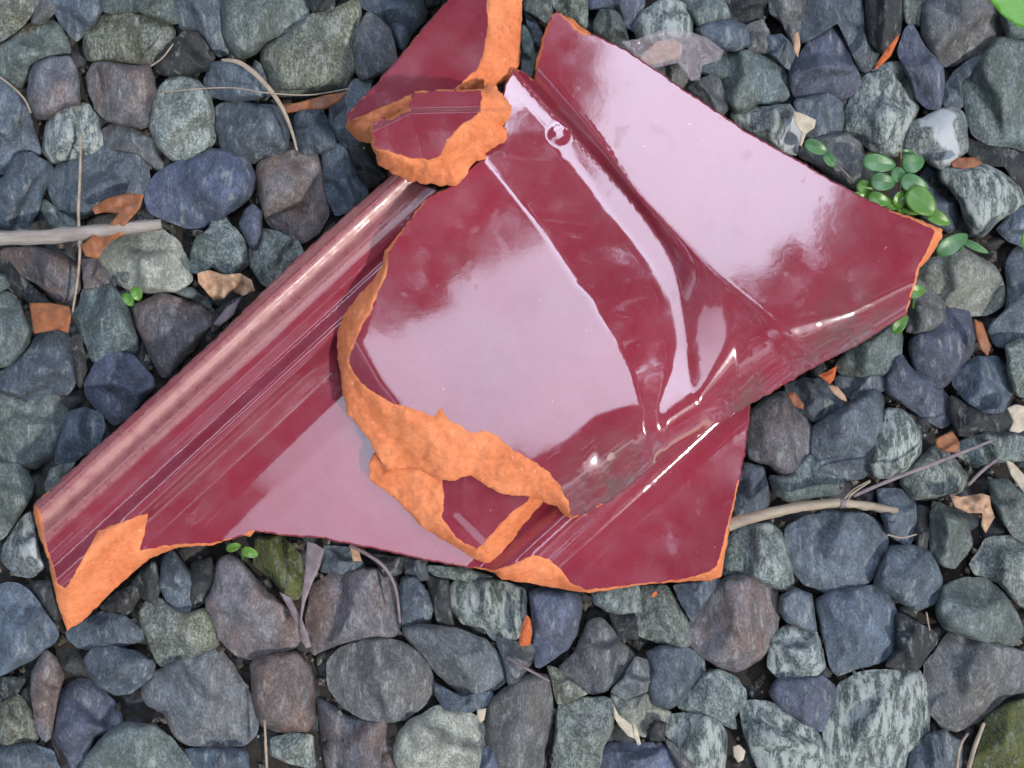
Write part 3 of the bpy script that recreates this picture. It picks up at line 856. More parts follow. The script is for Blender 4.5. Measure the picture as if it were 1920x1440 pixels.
# ------------------------------------------------------------------ broken roof tiles
def build_tile(loc_px, label, name, zfun, outer, inner, mat, thick=38, step=5.0, seed=1, jag=1.6, glazed_edge=None, fz=None):
    """zfun(P)->top height; outer: silhouette; inner: edge of the glaze (strip between = broken clay)"""
    root = empty(name, W(*loc_px), label, 'roof tile', 'broken roof tiles')
    org = np.array(W(*loc_px))
    rng = np.random.RandomState(seed)
    def rough(poly, amp):
        P = resample(poly, 4.0)
        d = np.array([noise.fractal(Vector((p[0] * 0.06, p[1] * 0.06, seed * 5.0)), 0.8, 2.0, 4) for p in P])
        e = np.array([noise.fractal(Vector((p[0] * 0.06, p[1] * 0.06, seed * 5.0 + 9)), 0.8, 2.0, 4) for p in P])
        return P + np.stack([d, e], 1) * amp
    # where the two outlines coincide they must stay identical, so jitter is a function of position only
    O = rough(outer, jag * 1.6); G = rough(inner, jag * 1.6)
    # --- glaze sheet
    gp = gridpts(G, step, seed=seed)
    V, F = tri(G, gp)
    Z = zfun(V)
    n = len(V)
    P3 = WA(V, Z)
    F = orient_up(P3, F)
    # turn the sheet down over the glazed rim (2 px thick skin)
    dO, _ = dist(G, O, True)
    ring = len(G)
    zg = zfun(G)
    verts = [tuple(p) for p in P3]
    faces = list(F)
    base = len(verts)
    ctr = G.mean(0)
    rimz = [0, 2.0, 6.0, 14.0, thick]
    rimo = [0, 2.2, 3.2, 3.4, 3.0]
    # outward normal of the outline
    Gn = np.roll(G, -1, 0) - np.roll(G, 1, 0)
    nn = np.stack([Gn[:, 1], -Gn[:, 0]], 1); nn /= np.maximum(1e-6, np.linalg.norm(nn, axis=1))[:, None]
    A2 = 0.5 * np.sum(G[:, 0] * np.roll(G[:, 1], -1) - np.roll(G[:, 0], -1) * G[:, 1])
    if A2 < 0: nn = -nn
    isrim = dO < 2.5
    for lv in range(5):
        Q = G + nn * rimo[lv]
        for p in WA(Q, zg - rimz[lv]): verts.append(tuple(p))
    for lv in range(4):
        for k in range(ring):
            k2 = (k + 1) % ring
            if isrim[k] and isrim[k2]:
                a = base + lv * ring
                faces.append((a + k, a + k2, a + ring + k2, a + ring + k))
    g = link('glazed_face', np.array(verts) - org, faces, mat, root)
    # --- clay body
    gp = gridpts(O, step, seed=seed + 3)
    dG, _ = dist(gp, G, True)
    V, F = tri(O, gp, None)
    inG = inside(V, G)
    dG, _ = dist(V, G, True); dOo, _ = dist(V, O, True)
    f = np.where(inG, 0, dG / np.maximum(1e-3, dG + dOo))
    f[dG < 0.8] = 0
    z0 = zfun(V)
    prof = 0.10 * f + 0.78 * f ** 1.7
    rg = nz(V, 0.04, seed * 3.3, 3) * 5.5 + nz(V, 0.20, seed * 2.2, 3) * 1.6
    w = np.clip(dG / 8.0, 0, 1)
    Z = z0 - np.where(inG | (dG < 0.8), 1.2 + np.clip(dG, 0, 12) * 0.35, 0) - (prof * thick - rg * w) * (f > 0)
    P3 = WA(V, Z); F = orient_up(P3, F)
    verts = [tuple(p) for p in P3]; faces = list(F)
    nV = len(V)
    # underside
    Zb = np.minimum(z0 - thick, Z - 3)
    Pb = WA(V, Zb)
    verts += [tuple(p) for p in Pb]
    faces += [tuple(q + nV for q in reversed(ff)) for ff in F]
    # side wall between them
    cnt = {}
    for ff in F:
        for a, b in zip(ff, ff[1:] + ff[:1]):
            key = (min(a, b), max(a, b))
            cnt[key] = None if key in cnt else (a, b)
    for e in cnt.values():
        if e:
            a, b = e
            faces.append((b, a, a + nV, b + nV))
    link('clay_body', np.array(verts) - org, faces, M_CLAY, root)
    return root

# --- large lower tile (its ribs run from lower left to upper right)
tC = np.array([0.6765, 0.7365])
profC = table([-40, 0, 8, 16, 24, 38, 50, 58, 78, 92, 99, 106, 120, 130, 140, 150, 157, 168, 200, 240, 285, 330, 380, 635, 655, 675, 690, 705, 722, 738, 756, 790, 1100],
              [-22, -14, -4, 0, -1, -9, -1, 2, -1, -4, -11, -15, -10, -3, -2, -8, -20, -34, -49, -57.5, -61.6, -63.3, -63.8, -64, -59, -42, -34, -32, -38, -50, -57, -60, -62], 3.0)
def zC(P):
    t = (P[:, 0] - 65) * tC[0] + (P[:, 1] - 945) * tC[1]
    return 208 + profC(t) - 0.008 * (P[:, 0] - 600) + 0.01 * (P[:, 1] - 900)
outC = [(65,945),(240,788),(400,642),(560,484),(740,325),(800,350),(1000,420),(1240,560),(1405,740),(1403,790),(1390,880),(1372,970),(1352,1082),
        (1335,1088),(1290,1090),(1240,1093),(1180,1100),(1105,1112),(1060,1106),(1000,1095),(940,1085),(925,1072),(880,1064),(800,1050),(740,1036),(700,1028),(650,1018),(600,1008),(540,1004),
        (480,996),(470,1006),(455,1003),(400,1022),(335,1026),(280,1048),(225,1095),(155,1165),(125,1182),(105,1120),(90,1050),(72,1000),(62,960)]
inC = [(67,946),(240,789),(400,643),(560,485),(740,327),(800,352),(1000,422),(1240,562),(1404,741),(1402,790),(1388,880),(1369,965),(1345,1060),
       (1330,1072),(1290,1084),(1240,1090),(1180,1097),(1100,1106),(1070,1092),(1052,1068),(1030,1048),(1000,1040),(975,1052),(940,1066),(925,1068),(880,1062),(800,1048),(740,1034),(700,1026),(650,1016),(600,1006),(540,1002),
       (480,994),(470,996),(455,1001),(400,1018),(335,1020),(300,1024),(262,1032),(270,1005),(277,962),(237,975),(185,995),(160,1037),(137,1082),(122,1104),(108,1094),(100,1060),(84,1010),(80,970)]
build_tile((640, 800, 140), 'large ribbed maroon tile lying underneath, spearhead shaped left end with orange break', 'broken_tile', zC, outC, inC, M_GLAZE_C, seed=2, jag=1.2)

# --- upper tile
L1 = [(990,80),(1020,120),(1122,250),(1185,350),(1205,372),(1285,452),(1360,520),(1450,590),(1560,680)]
Lc = [(965,145),(1010,205),(1070,270),(1142,360),(1198,423),(1248,490),(1262,535),(1272,585),(1278,640),(1277,720),(1275,760)]
Lv = [(930,250),(1020,360),(1110,480),(1180,600),(1215,690),(1225,800)]
Lq = [(735,440),(700,560),(672,640),(715,715),(765,778),(830,860)]
Lb = [(1050,985),(1135,940),(1190,885),(1280,815),(1435,725),(1600,650),(1710,585),(1760,560)]
Lp = [(800,930),(950,838),(1080,770),(1185,705),(1225,690)]
L2 = [(958,120),(968,137),(1017,190),(1085,262),(1165,352),(1210,408),(1260,482),(1274,535),(1281,590),(1287,645),(1292,710),(1310,770)]
bandw = lambda y: np.interp(y, [150, 250, 300, 400, 480, 520, 560, 640, 690, 720, 760, 800], [4, 10, 30, 42, 36, 28, 22, 20, 28, 44, 70, 80])
vprof = table([-400, 0, 10, 26, 176, 184, 400], [-1, -1, -0.98, -0.92, -0.03, 0, 0], 2)   # from the gutter up to the raised panel
def chaikin(L, n=3):
    L = [np.array(q, float) for q in L]
    for _ in range(n):
        M = [L[0]]
        for a, b in zip(L, L[1:]):
            M += [a * .75 + b * .25, a * .25 + b * .75]
        L = M + [L[-1]]
    return np.array(L)
L1 = chaikin(L1, 2); L2 = chaikin(L2, 2); Lb = chaikin(Lb, 2)
def zA(P):
    z = 262 - 0.045 * (P[:, 0] - 650)
    _, d1 = dist(P, L1)           # + = lower left of L1
    _, u = dist(P, L2)            # + = lower left of L2
    w = bandw(P[:, 1])
    D = 19 * (1 - 0.55 * sstep(P[:, 1], 640, 840))
    U = np.interp(P[:, 1], [0, 415, 530, 590, 640, 700, 800], [150, 176, 194, 172, 140, 112, 95])
    v = (u - w) / np.maximum(30, U - w) * 200
    hollow = vprof(np.clip(v, -390, 390)) * D
    s = np.clip(np.where(u > 0, 1, np.clip(d1, 0, None) / np.maximum(1e-3, np.clip(d1, 0, None) + np.clip(-u, 0, None))), 0, 1)
    wall = 9 - (9 + D) * s ** 1.6 - 0.05 * np.clip(-u, 0, 120) * sstep(P[:, 1], 480, 600) * sstep(s, 0.02, 0.25)
    z = z + np.where(u > 0, hollow, wall)
    _, dq = dist(P, Lq)
    z = z - 26 * sstep(dq, -6, 60)
    _, dl = dist(P, Lb)           # - = inside (upper left)
    wl = np.interp(P[:, 0], [950, 1120, 1190, 1250, 1315, 1380, 1480, 1600, 1750], [135, 135, 105, 60, 66, 125, 95, 62, 50])
    z = z - 50 * np.clip((dl + wl) / (wl + 25), 0, 1) ** np.interp(P[:, 0], [1100, 1300, 1500], [2.1, 2.1, 1.5])
    dh = np.hypot(P[:, 0] - 1049, P[:, 1] - 250)
    z = z + 3.2 * (1 - sstep(dh, 8, 25))
    return z
outA = [(1045,22),(1070,34),(1110,64),(1170,95),(1225,130),(1280,170),(1350,215),(1400,250),(1490,300),(1540,330),(1640,384),(1752,422),(1766,430),(1768,444),(1745,480),(1725,502),(1716,535),(1706,565),(1700,588),
        (1600,650),(1520,690),(1440,738),(1340,796),(1262,845),(1200,893),(1167,920),(1135,944),(1100,960),(1072,974),(1060,968),(1045,950),(1000,932),(960,928),(940,925),(915,913),(885,893),(865,896),(845,903),(810,894),(790,882),(760,877),(725,880),
        (708,858),(690,822),(665,792),(650,775),(640,720),(631,650),(634,620),(645,590),(672,555),(700,525),(716,498),(722,470),(742,446),(765,415),(800,370),(850,346),(900,300),(930,230),(950,160),(966,128),(985,137),(1002,150),(1004,120),(1022,55),(1034,28)]
inA = [(1045,24),(1062,36),(1075,55),(1095,66),(1112,66),(1170,95),(1225,130),(1280,170),(1350,215),(1400,250),(1490,300),(1540,330),(1640,384),(1745,427),(1752,433),(1748,446),(1738,470),(1729,486),(1720,503),(1712,535),(1703,565),(1698,588),
       (1600,648),(1520,688),(1440,736),(1340,794),(1262,843),(1200,891),(1167,918),(1135,942),(1100,958),(1073,970),(1068,945),(1050,910),(1025,882),(1000,864),(960,843),(935,818),(905,805),(885,812),(862,798),(842,786),(826,765),(812,781),(780,768),(735,755),(705,738),(680,720),
       (664,700),(655,680),(660,655),(676,620),(682,605),(695,590),(702,565),(724,520),(727,498),(730,472),(745,448),(767,417),(802,372),(851,348),(900,302),(930,232),(950,162),(966,131),(985,140),(1002,153),(1010,120),(1026,57),(1036,30)]
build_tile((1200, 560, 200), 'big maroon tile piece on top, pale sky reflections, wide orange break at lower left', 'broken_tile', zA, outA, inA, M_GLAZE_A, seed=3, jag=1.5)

# --- wedge shard pinched between the two
def zE(P):
    _, d = dist(P, [(892,1030),(955,965),(1020,890)])
    dd, d2 = dist(P, [(832,880),(832,970),(892,1030)])
    return 196 - 0.05 * (P[:, 0] - 800) - 0.10 * (P[:, 1] - 950) + 6 * sstep(-d2, 0, 40)
outE = [(700,850),(692,872),(693,900),(735,930),(770,965),(783,982),(835,1015),(900,1053),(920,1058),(962,1012),(988,975),(1016,947),(1040,900),(960,830),(800,820)]
inE = [(800,830),(828,895),(833,932),(829,968),(842,992),(868,1016),(893,1031),(925,998),(957,964),(988,938),(1010,895),(960,840)]
build_tile((860, 950, 160), 'small wedge shaped shard pinched between the big tile piece and the tile below', 'broken_tile', zE, outE, inE, M_GLAZE, thick=36, step=4, seed=4)

# --- tall shard at the top
def zT(P):
    return 205 + 0.25 * (P[:, 0] - 800) + 0.20 * (P[:, 1] - 80)
outT = [(770,-70),(985,-90),(980,12),(976,60),(976,120),(962,146),(935,158),(910,178),(860,190),(800,210),(740,240),(700,268),(672,266),(648,240),(650,216),(705,158),(760,95),(800,45),(840,0)]
inT = [(772,-70),(925,-88),(914,0),(911,15),(916,38),(912,65),(908,90),(902,112),(893,130),(880,142),(850,168),(815,172),(777,174),(750,186),(697,208),(655,226),(652,217),(707,159),(762,96),(802,46),(842,1)]
build_tile((810, 90, 260), 'tapering maroon shard at the top edge with a tall orange broken side', 'broken_tile', zT, outT, inT, M_GLAZE, thick=60, step=4, seed=5)

# --- small shard in front of it
def zB(P):
    _, d = dist(P, [(690,245),(770,208),(905,205),(930,206)])
    z = 302 + 0.06 * (P[:, 0] - 800) - 0.05 * (P[:, 1] - 240)
    z = z + 9 * sstep(d, -5, 5) - 0.06 * np.maximum(0, d)
    return z
outB = [(697,224),(690,242),(700,282),(708,310),(740,327),(765,338),(800,346),(855,349),(871,336),(884,312),(898,301),(912,300),(911,286),(930,276),(952,262),(953,244),(943,236),(958,215),(958,197),(945,180),(930,163),(915,155),(904,168),(850,168),(778,173),(765,196),(730,222)]
inB = [(699,228),(702,275),(752,291),(805,300),(822,294),(840,262),(861,236),(890,219),(901,206),(903,171),(850,171),(779,176),(768,196),(767,206),(731,226)]
build_tile((820, 250, 290), 'small thick maroon shard perched on the tiles, ringed by rough orange clay', 'broken_tile', zB, outB, inB, M_GLAZE, thick=56, step=3.5, seed=6, jag=2.6)

# ------------------------------------------------------------------ small debris
def sheet(name, poly, zf, mat, label, cat, group=None, thick=1.6, step=5, curl=6, seed=1, parent=None, ncurl=0.03):
    Q = resample(poly, 5)
    V, F = tri(Q, gridpts(Q, step, seed=seed))
    Z = np.array([zf(p[0], p[1]) for p in V]) + curl * nz(V, ncurl, seed * 1.3, 3)
    a = WA(V, Z); b = WA(V, Z - thick)
    F = orient_up(a, F); n = len(V)
    fs = list(F) + [tuple(q + n for q in reversed(f)) for f in F]
    cnt = {}
    for ff in F:
        for x, y in zip(ff, ff[1:] + ff[:1]):
            key = (min(x, y), max(x, y)); cnt[key] = None if key in cnt else (x, y)
    for e in cnt.values():
        if e: fs.append((e[1], e[0], e[0] + n, e[1] + n))
    vs = np.concatenate([a, b])
    if parent is not None:
        return link(name, vs - np.array(parent.location), fs, mat, parent)
    c = np.mean(np.array(poly, float), 0)
    return tag(link(name, vs, fs, mat, origin=W(c[0], c[1], float(Z.min()))), label, cat, group)

def tube(name, pts, mat, label=None, cat=None, group=None, parent=None, seg=9, flat=1.0, wob=0.08, seed=0):
    """pts: (px, py, z, radius px)"""
    P = np.array(pts, float)
    T = np.linspace(0, len(P) - 1, (len(P) - 1) * 8 + 1)
    def cr(k, t):
        i = int(min(t, len(P) - 2)); f = t - i
        p0 = P[max(i - 1, 0), k]; p1 = P[i, k]; p2 = P[i + 1, k]; p3 = P[min(i + 2, len(P) - 1), k]
        return 0.5 * (2 * p1 + (p2 - p0) * f + (2 * p0 - 5 * p1 + 4 * p2 - p3) * f * f + (3 * p1 - p0 - 3 * p2 + p3) * f ** 3)
    Q = np.array([[cr(k, t) for k in range(4)] for t in T])
    X = WA(Q[:, :2], Q[:, 2]); rr = Q[:, 3] * S
    vs = []; fs = []
    for i in range(len(X)):
        d = X[min(i + 1, len(X) - 1)] - X[max(i - 1, 0)]
        d = Vector(d).normalized(); side = d.cross(Vector((0, 0, 1))).normalized(); up = side.cross(d)
        for k in range(seg):
            a = 2 * math.pi * k / seg
            r = rr[i] * (1 + wob * noise.noise(Vector((i * 0.3, k * 1.1, seed))) * 2)
            vs.append(tuple(Vector(X[i]) + side * math.cos(a) * r + up * math.sin(a) * r * flat))
    for i in range(len(X) - 1):
        for k in range(seg):
            k2 = (k + 1) % seg
            fs.append((i * seg + k, i * seg + k2, (i + 1) * seg + k2, (i + 1) * seg + k))
    fs.append(tuple(range(seg - 1, -1, -1))); fs.append(tuple((len(X) - 1) * seg + k for k in range(seg)))
    if parent is not None:
        return link(name, np.array(vs) - np.array(parent.location), fs, mat, parent)
    return tag(link(name, vs, fs, mat, origin=tuple(X[0])), label, cat, group)

zc = lambda v: (lambda x, y: v)
# dry twigs and straws
tube('twig', [(-30,446,114,14),(60,445,118,13.5),(150,438,120,13),(230,429,120,12),(303,421,112,10)], M_TWIG, 'thick bleached grey twig lying in from the left edge', 'twig', wob=0.10)
tube('straw', [(152,250,100,2.2),(150,330,118,2.6),(147,400,124,2.8),(150,460,118,2.6),(146,520,104,2.4),(136,585,84,2)], M_STRAW, 'thin grey stem crossing the bleached twig from above to below', 'straw', 'dry straws')
tube('straw', [(415,112,108,2.2),(450,118,114,4.5),(490,150,116,4.5),(525,195,116,4),(545,240,112,3),(557,282,104,2)], M_STRAW, 'curved flat dry straw arching over stones left of the topmost shard', 'straw', 'dry straws', flat=0.4)
tube('straw', [(308,173,114,1.2),(380,166,118,1.3),(440,165,116,1.3),(500,174,118,1.3),(580,178,116,1.2),(655,166,110,1)], M_STRAW, 'hair thin pale fibre running level across the curved straw', 'straw', 'dry straws')
tube('straw', [(-10,138,104,1.8),(20,160,108,2),(45,185,108,2),(58,212,100,1.6)], M_STRAW, 'short thin straw slanting in from the upper left edge', 'straw', 'dry straws')
tube('straw', [(283,124,110,1.6),(305,108,112,1.6),(325,82,108,1.2)], M_STRAW, 'tiny straw beside the dark hollow near the top left', 'straw', 'dry straws')
st = empty('grass_stalk', W(1520, 950, 115), 'pale dry stalk with jointed stem sticking out from the lower tile', 'stalk')
tube('stem', [(1362,985,120,11),(1420,968,122,10),(1500,950,122,9),(1578,942,120,8)], M_STRAW, parent=st, wob=0.18, seed=3)
tube('joint', [(1574,943,120,9.6),(1584,943,120,9.6)], M_PURP, parent=st)
tube('stem', [(1582,943,120,7.5),(1620,948,118,7.5),(1655,953,114,7),(1682,957,108,5)], M_STRAW, parent=st, wob=0.2, seed=6)
for k, (dx, dy) in enumerate(((0, 0), (6, 7), (-6, 5))):
    tube('fibre', [(1578+dx,940+dy,121,1.1),(1600,918+dy,124,1.1),(1632,900+dy*.5,124,1.0)], M_STRAW, parent=st)
tube('straw', [(1600,930,118,3.2),(1680,896,122,3.6),(1780,858,122,3.6),(1870,822,116,2)], M_PURP, 'long thin grey straw slanting up right from the pale dry stalk', 'straw', 'dry straws', flat=0.5)
tube('straw', [(1815,910,112,3),(1845,880,116,3.2),(1872,860,112,2)], M_PURP, 'short grey straw above the torn leaf at right', 'straw', 'dry straws', flat=0.5)
tube('straw', [(1663,1002,104,1.6),(1690,1008,108,1.8),(1718,1002,102,1.4)], M_STRAW, 'small curved straw just under the tip of the pale dry stalk', 'straw', 'dry straws')
tube('straw', [(655,1022,112,3),(690,1040,116,3.6),(722,1065,114,3.4),(742,1105,104,3),(750,1168,84,2.4)], M_PURP, 'curved brown straw hanging out from under the large tile', 'straw', 'dry straws')
tube('straw', [(950,1232,104,2.2),(985,1252,112,3),(1030,1277,102,2.2)], M_PURP, 'short reddish twig lying below the orange chip', 'straw', 'dry straws')
tube('straw', [(496,1350,100,2),(498,1395,104,2.6),(501,1450,98,2.4)], M_STRAW, 'upright brown straw between two stones at the bottom edge', 'straw', 'dry straws')
tube('straw', [(1845,1355,112,3),(1828,1400,112,4),(1812,1455,104,4)], M_STRAW, 'right one of two straws in the bottom right corner', 'straw', 'dry straws')
tube('straw', [(1815,1375,106,2),(1800,1400,106,3),(1793,1450,100,3)], M_STRAW, 'left one of two straws in the bottom right corner', 'straw', 'dry straws')
tube('straw', [(1737,1148,84,1.6),(1743,1182,88,1.6)], M_STRAW, 'tiny upright straw in the dark gap near the right edge', 'straw', 'dry straws')
# dead leaves
sheet('dead_leaf', [(172,390),(200,372),(240,362),(270,365),(262,392),(240,415),(232,440),(205,455),(182,486),(160,480),(152,462),(175,440),(205,420),(222,400),(195,398),(178,402)],
      lambda x, y: 128 + 0.05 * (y - 420), M_BROWN, 'torn orange brown leaf draped over the bleached twig', 'dead leaf', 'dead leaves', curl=10, seed=3)
sheet('dead_leaf', [(55,568),(95,568),(130,575),(134,590),(128,625),(108,618),(84,622),(64,626)], zc(98), M_BROWN, 'square amber brown leaf among stones at the left', 'dead leaf', 'dead leaves', curl=4, seed=4)
sheet('dead_leaf', [(370,512),(392,506),(420,515),(450,512),(472,525),(478,545),(455,555),(435,545),(420,560),(400,563),(385,545),(372,530)],
      lambda x, y: 116 + 8 * math.sin(x * 0.09), M_TAN, 'crumpled tan leaf beside the rib of the large tile', 'dead leaf', 'dead leaves', curl=14, seed=5, ncurl=0.06)
sheet('dead_leaf', [(400,608),(425,575),(450,560),(438,590),(412,612)], zc(110), M_PURP, 'grey sliver of leaf tucked under the large tile rib', 'dead leaf', 'dead leaves', curl=3, seed=6)
sheet('dead_leaf', [(527,197),(560,192),(610,178),(650,172),(640,188),(610,205),(575,205),(540,212)], zc(86), M_BROWN, 'brown leaf showing under the big olive flecked stone', 'dead leaf', 'dead leaves', curl=3, seed=7)
sheet('dead_leaf', [(576,1015),(592,1020),(608,1030),(600,1062),(585,1095),(572,1130),(566,1160),(578,1190),(584,1212),(574,1216),(564,1200),(562,1165),(566,1120),(572,1070)], lambda x, y: 122 - 0.10 * (y - 1015) * 0.6 + 8, M_PURP,
      'long purplish grey leaf strip hanging below the large tile', 'dead leaf', 'dead leaves', curl=5, seed=8)
sheet('dead_leaf', [(524,1110),(545,1120),(560,1150),(566,1180),(556,1170),(535,1130)], zc(112), M_PURP, 'small purplish leaf strip joining the long one from the left', 'dead leaf', 'dead leaves', curl=3, seed=9)
sheet('dead_leaf', [(655,1022),(672,1028),(678,1052),(662,1052)], zc(104), M_TAN, 'tiny tan scrap under the lower rim of the large tile', 'dead leaf', 'dead leaves', curl=2, seed=10, step=4)
sheet('dead_leaf', [(1552,722),(1570,724),(1585,742),(1588,753),(1575,748),(1560,735)], zc(110), M_TAN, 'narrow tan leaf scrap right below the upper tile rim', 'dead leaf', 'dead leaves', curl=3, seed=11, step=4)
sheet('dead_leaf', [(1475,738),(1490,735),(1508,758),(1506,768),(1488,762)], zc(96), M_BROWN, 'small brown leaf scrap under the upper tile rim', 'dead leaf', 'dead leaves', curl=2, seed=12, step=4)
sheet('dead_leaf', [(1780,925),(1800,932),(1840,925),(1856,930),(1858,948),(1865,970),(1848,1000),(1840,985),(1842,962),(1815,962),(1790,950)], lambda x, y: 112 + 6 * math.sin(x * .1),
      M_TAN, 'torn ragged tan leaf at right above the corner stones', 'dead leaf', 'dead leaves', curl=14, seed=13, ncurl=0.05)
sheet('dead_leaf', [(1885,862),(1900,868),(1925,895),(1945,930),(1940,945),(1915,918),(1895,890)], lambda x, y: 126 + 0.1 * (x - 1900), M_CREAM, 'pale pointed leaf curling in from the right edge', 'dead leaf', 'dead leaves', curl=5, seed=14)
sheet('dead_leaf', [(1755,822),(1785,808),(1800,830),(1795,850),(1765,845),(1754,835)], zc(100), M_BROWN, 'dark brown leaf above the long grey straw', 'dead leaf', 'dead leaves', curl=5, seed=15)
sheet('dead_leaf', [(1826,598),(1842,605),(1858,650),(1852,668),(1838,655),(1830,630)], zc(96), M_BROWN, 'brown pod like leaf between stones at the right', 'dead leaf', 'dead leaves', curl=4, seed=16)
sheet('dead_leaf', [(1782,305),(1795,296),(1830,295),(1842,305),(1830,313),(1800,317),(1786,314)], zc(108), M_BROWN, 'rust brown seed husk above the pale mottled stone', 'husk', curl=6, seed=17, step=4)
sheet('dead_leaf', [(1488,62),(1497,60),(1501,85),(1496,108),(1488,95)], zc(96), M_TAN, 'slim tan leaf scrap left of the indigo triangular stone', 'dead leaf', 'dead leaves', curl=2, seed=18, step=4)
sheet('husk', [(1150,1320),(1160,1340),(1185,1360),(1190,1385),(1178,1380),(1160,1360),(1152,1345)], zc(112), M_CREAM, 'cream pointed husk, left of the pair near the bottom edge', 'husk', curl=4, seed=19, step=4)
sheet('husk', [(1186,1352),(1195,1365),(1202,1395),(1196,1398),(1188,1380)], zc(116), M_CREAM, 'narrow upright cream husk, right of the pair near the bottom edge', 'husk', curl=3, seed=20, step=4)
sheet('husk', [(895,1330),(912,1328),(908,1350),(900,1356),(894,1345)], zc(98), M_CREAM, 'cream scrap wedged above the pale round stone at the bottom', 'husk', curl=2, seed=21, step=4)
sheet('husk', [(1374,1400),(1386,1396),(1398,1408),(1394,1425),(1384,1430),(1376,1418)], zc(86), M_CREAM, 'speckled cream crumb in a dark gap at the bottom', 'husk', curl=5, seed=22, step=4)
sheet('husk', [(1487,208),(1505,213),(1530,225),(1527,240),(1512,250),(1503,275),(1498,272),(1502,248),(1490,232)], lambda x, y: 112, M_CREAM, 'cream forked scrap stuck between two stones above the weed', 'husk', curl=3, seed=23, step=4)
sheet('husk', [(1888,765),(1905,758),(1935,765),(1935,800),(1910,812),(1892,808),(1900,790)], zc(118), M_CREAM, 'whitish flat scrap at the right edge', 'scrap', curl=3, seed=24)

# terracotta crumbs
def chip(poly, z, label, seed, th=14):
    Q = resample(poly, 4)
    V, F = tri(Q, gridpts(Q, 4, seed=seed))
    d, _ = dist(V, Q, True)
    Z = z + 4 * sstep(d, 0, 8) + 3 * nz(V, 0.08, seed, 3)
    a = WA(V, Z); b = WA(V, Z - th)
    F = orient_up(a, F); n = len(V)
    fs = list(F) + [tuple(q + n for q in reversed(f)) for f in F]
    cnt = {}
    for ff in F:
        for x, y in zip(ff, ff[1:] + ff[:1]):
            key = (min(x, y), max(x, y)); cnt[key] = None if key in cnt else (x, y)
    for e in cnt.values():
        if e: fs.append((e[1], e[0], e[0] + n, e[1] + n))
    c = np.mean(np.array(poly, float), 0)
    tag(link('terracotta_chip', np.concatenate([a, b]), fs, M_CHIP, origin=W(c[0], c[1], z - th), smooth=False), label, 'tile chip', 'terracotta chips')
M_CHIP = clay_mat('terracotta_chip', (0.58, 0.15, 0.055), (0.46, 0.11, 0.04))
chip([(988,1152),(994,1160),(998,1185),(994,1210),(976,1212),(973,1198),(980,1172)], 100, 'orange tile chip standing between two stones below the tiles', 31)
chip([(1688,62),(1684,75),(1670,105),(1655,120),(1640,132),(1643,120),(1660,95),(1676,75)], 112, 'thin upright terracotta sliver among stones at the top right', 32)
chip([(1535,704),(1550,697),(1570,685),(1564,712),(1556,720),(1545,712)], 112, 'small orange chip under the right rim of the upper tile', 33)
chip([(1222,1114),(1231,1108),(1233,1114),(1224,1121)], 112, 'tiny orange crumb just below the large tile', 34, 6)

# clear plastic film caught behind the upper tile
def film():
    m, t, b = newmat('clear_film')
    b.inputs['Base Color'].default_value = (0.55, 0.47, 0.50, 1)
    b.inputs['Transmission Weight'].default_value = 0.0
    b.inputs['Alpha'].default_value = 0.22
    b.inputs['Roughness'].default_value = 0.15
    sheet('plastic_film', [(1165,78),(1200,72),(1240,56),(1290,58),(1325,70),(1358,95),(1350,112),(1318,122),(1312,150),(1296,152),(1270,118),(1225,128),(1195,110)],
          lambda x, y: 124 + 0.08 * (1260 - x) * 0.5, m, 'crumpled clear plastic film sticking out behind the upper tile', 'plastic film', curl=7, seed=40, thick=1.0)
    sheet('dead_leaf', [(1200,108),(1230,78),(1262,72),(1280,85),(1276,108),(1240,118),(1215,122)], zc(106), M_TAN, 'pinkish tan leaf seen through the clear plastic film', 'dead leaf', 'dead leaves', curl=3, seed=41)
film()

# ------------------------------------------------------------------ green plants
def leaflet(parent, cx, cy, a, b, ang, z, mat, tilt=0.0, bend=5, name='leaf'):
    n = 22; vs = []; fs = []
    rings = 5
    def pt(r, th):
        u = a * r * math.cos(th); v = b * r * math.sin(th) * (1 - 0.18 * math.cos(th))
        x = cx + u * math.cos(ang) - v * math.sin(ang); y = cy + u * math.sin(ang) + v * math.cos(ang)
        zz = z - bend * (u / a) ** 2 + bend * 0.7 * abs(v / b) - tilt * u
        return x, y, zz
    for lay in (0, 1):
        vs.append(W(cx, cy, z - 1.4 * lay))
        for i in range(1, rings + 1):
            for k in range(n):
                x, y, zz = pt(i / rings, 2 * math.pi * k / n)
                vs.append(W(x, y, zz - 1.4 * lay))
    m = 1 + rings * n
    for lay in (0, 1):
        o = lay * m
        for k in range(n):
            f = (o, o + 1 + (k + 1) % n, o + 1 + k)
            fs.append(f if lay == 0 else f[::-1])
        for i in range(rings - 1):
            for k in range(n):
                k2 = (k + 1) % n; p = o + 1 + i * n; q = p + n
                f = (p + k, p + k2, q + k2, q + k)
                fs.append(f if lay == 0 else f[::-1])
    for k in range(n):
        k2 = (k + 1) % n; p = 1 + (rings - 1) * n
        fs.append((p + k, p + k2, p + m + k2, p + m + k))
    return link(name, np.array(vs) - np.array(parent.location), fs, mat, parent)

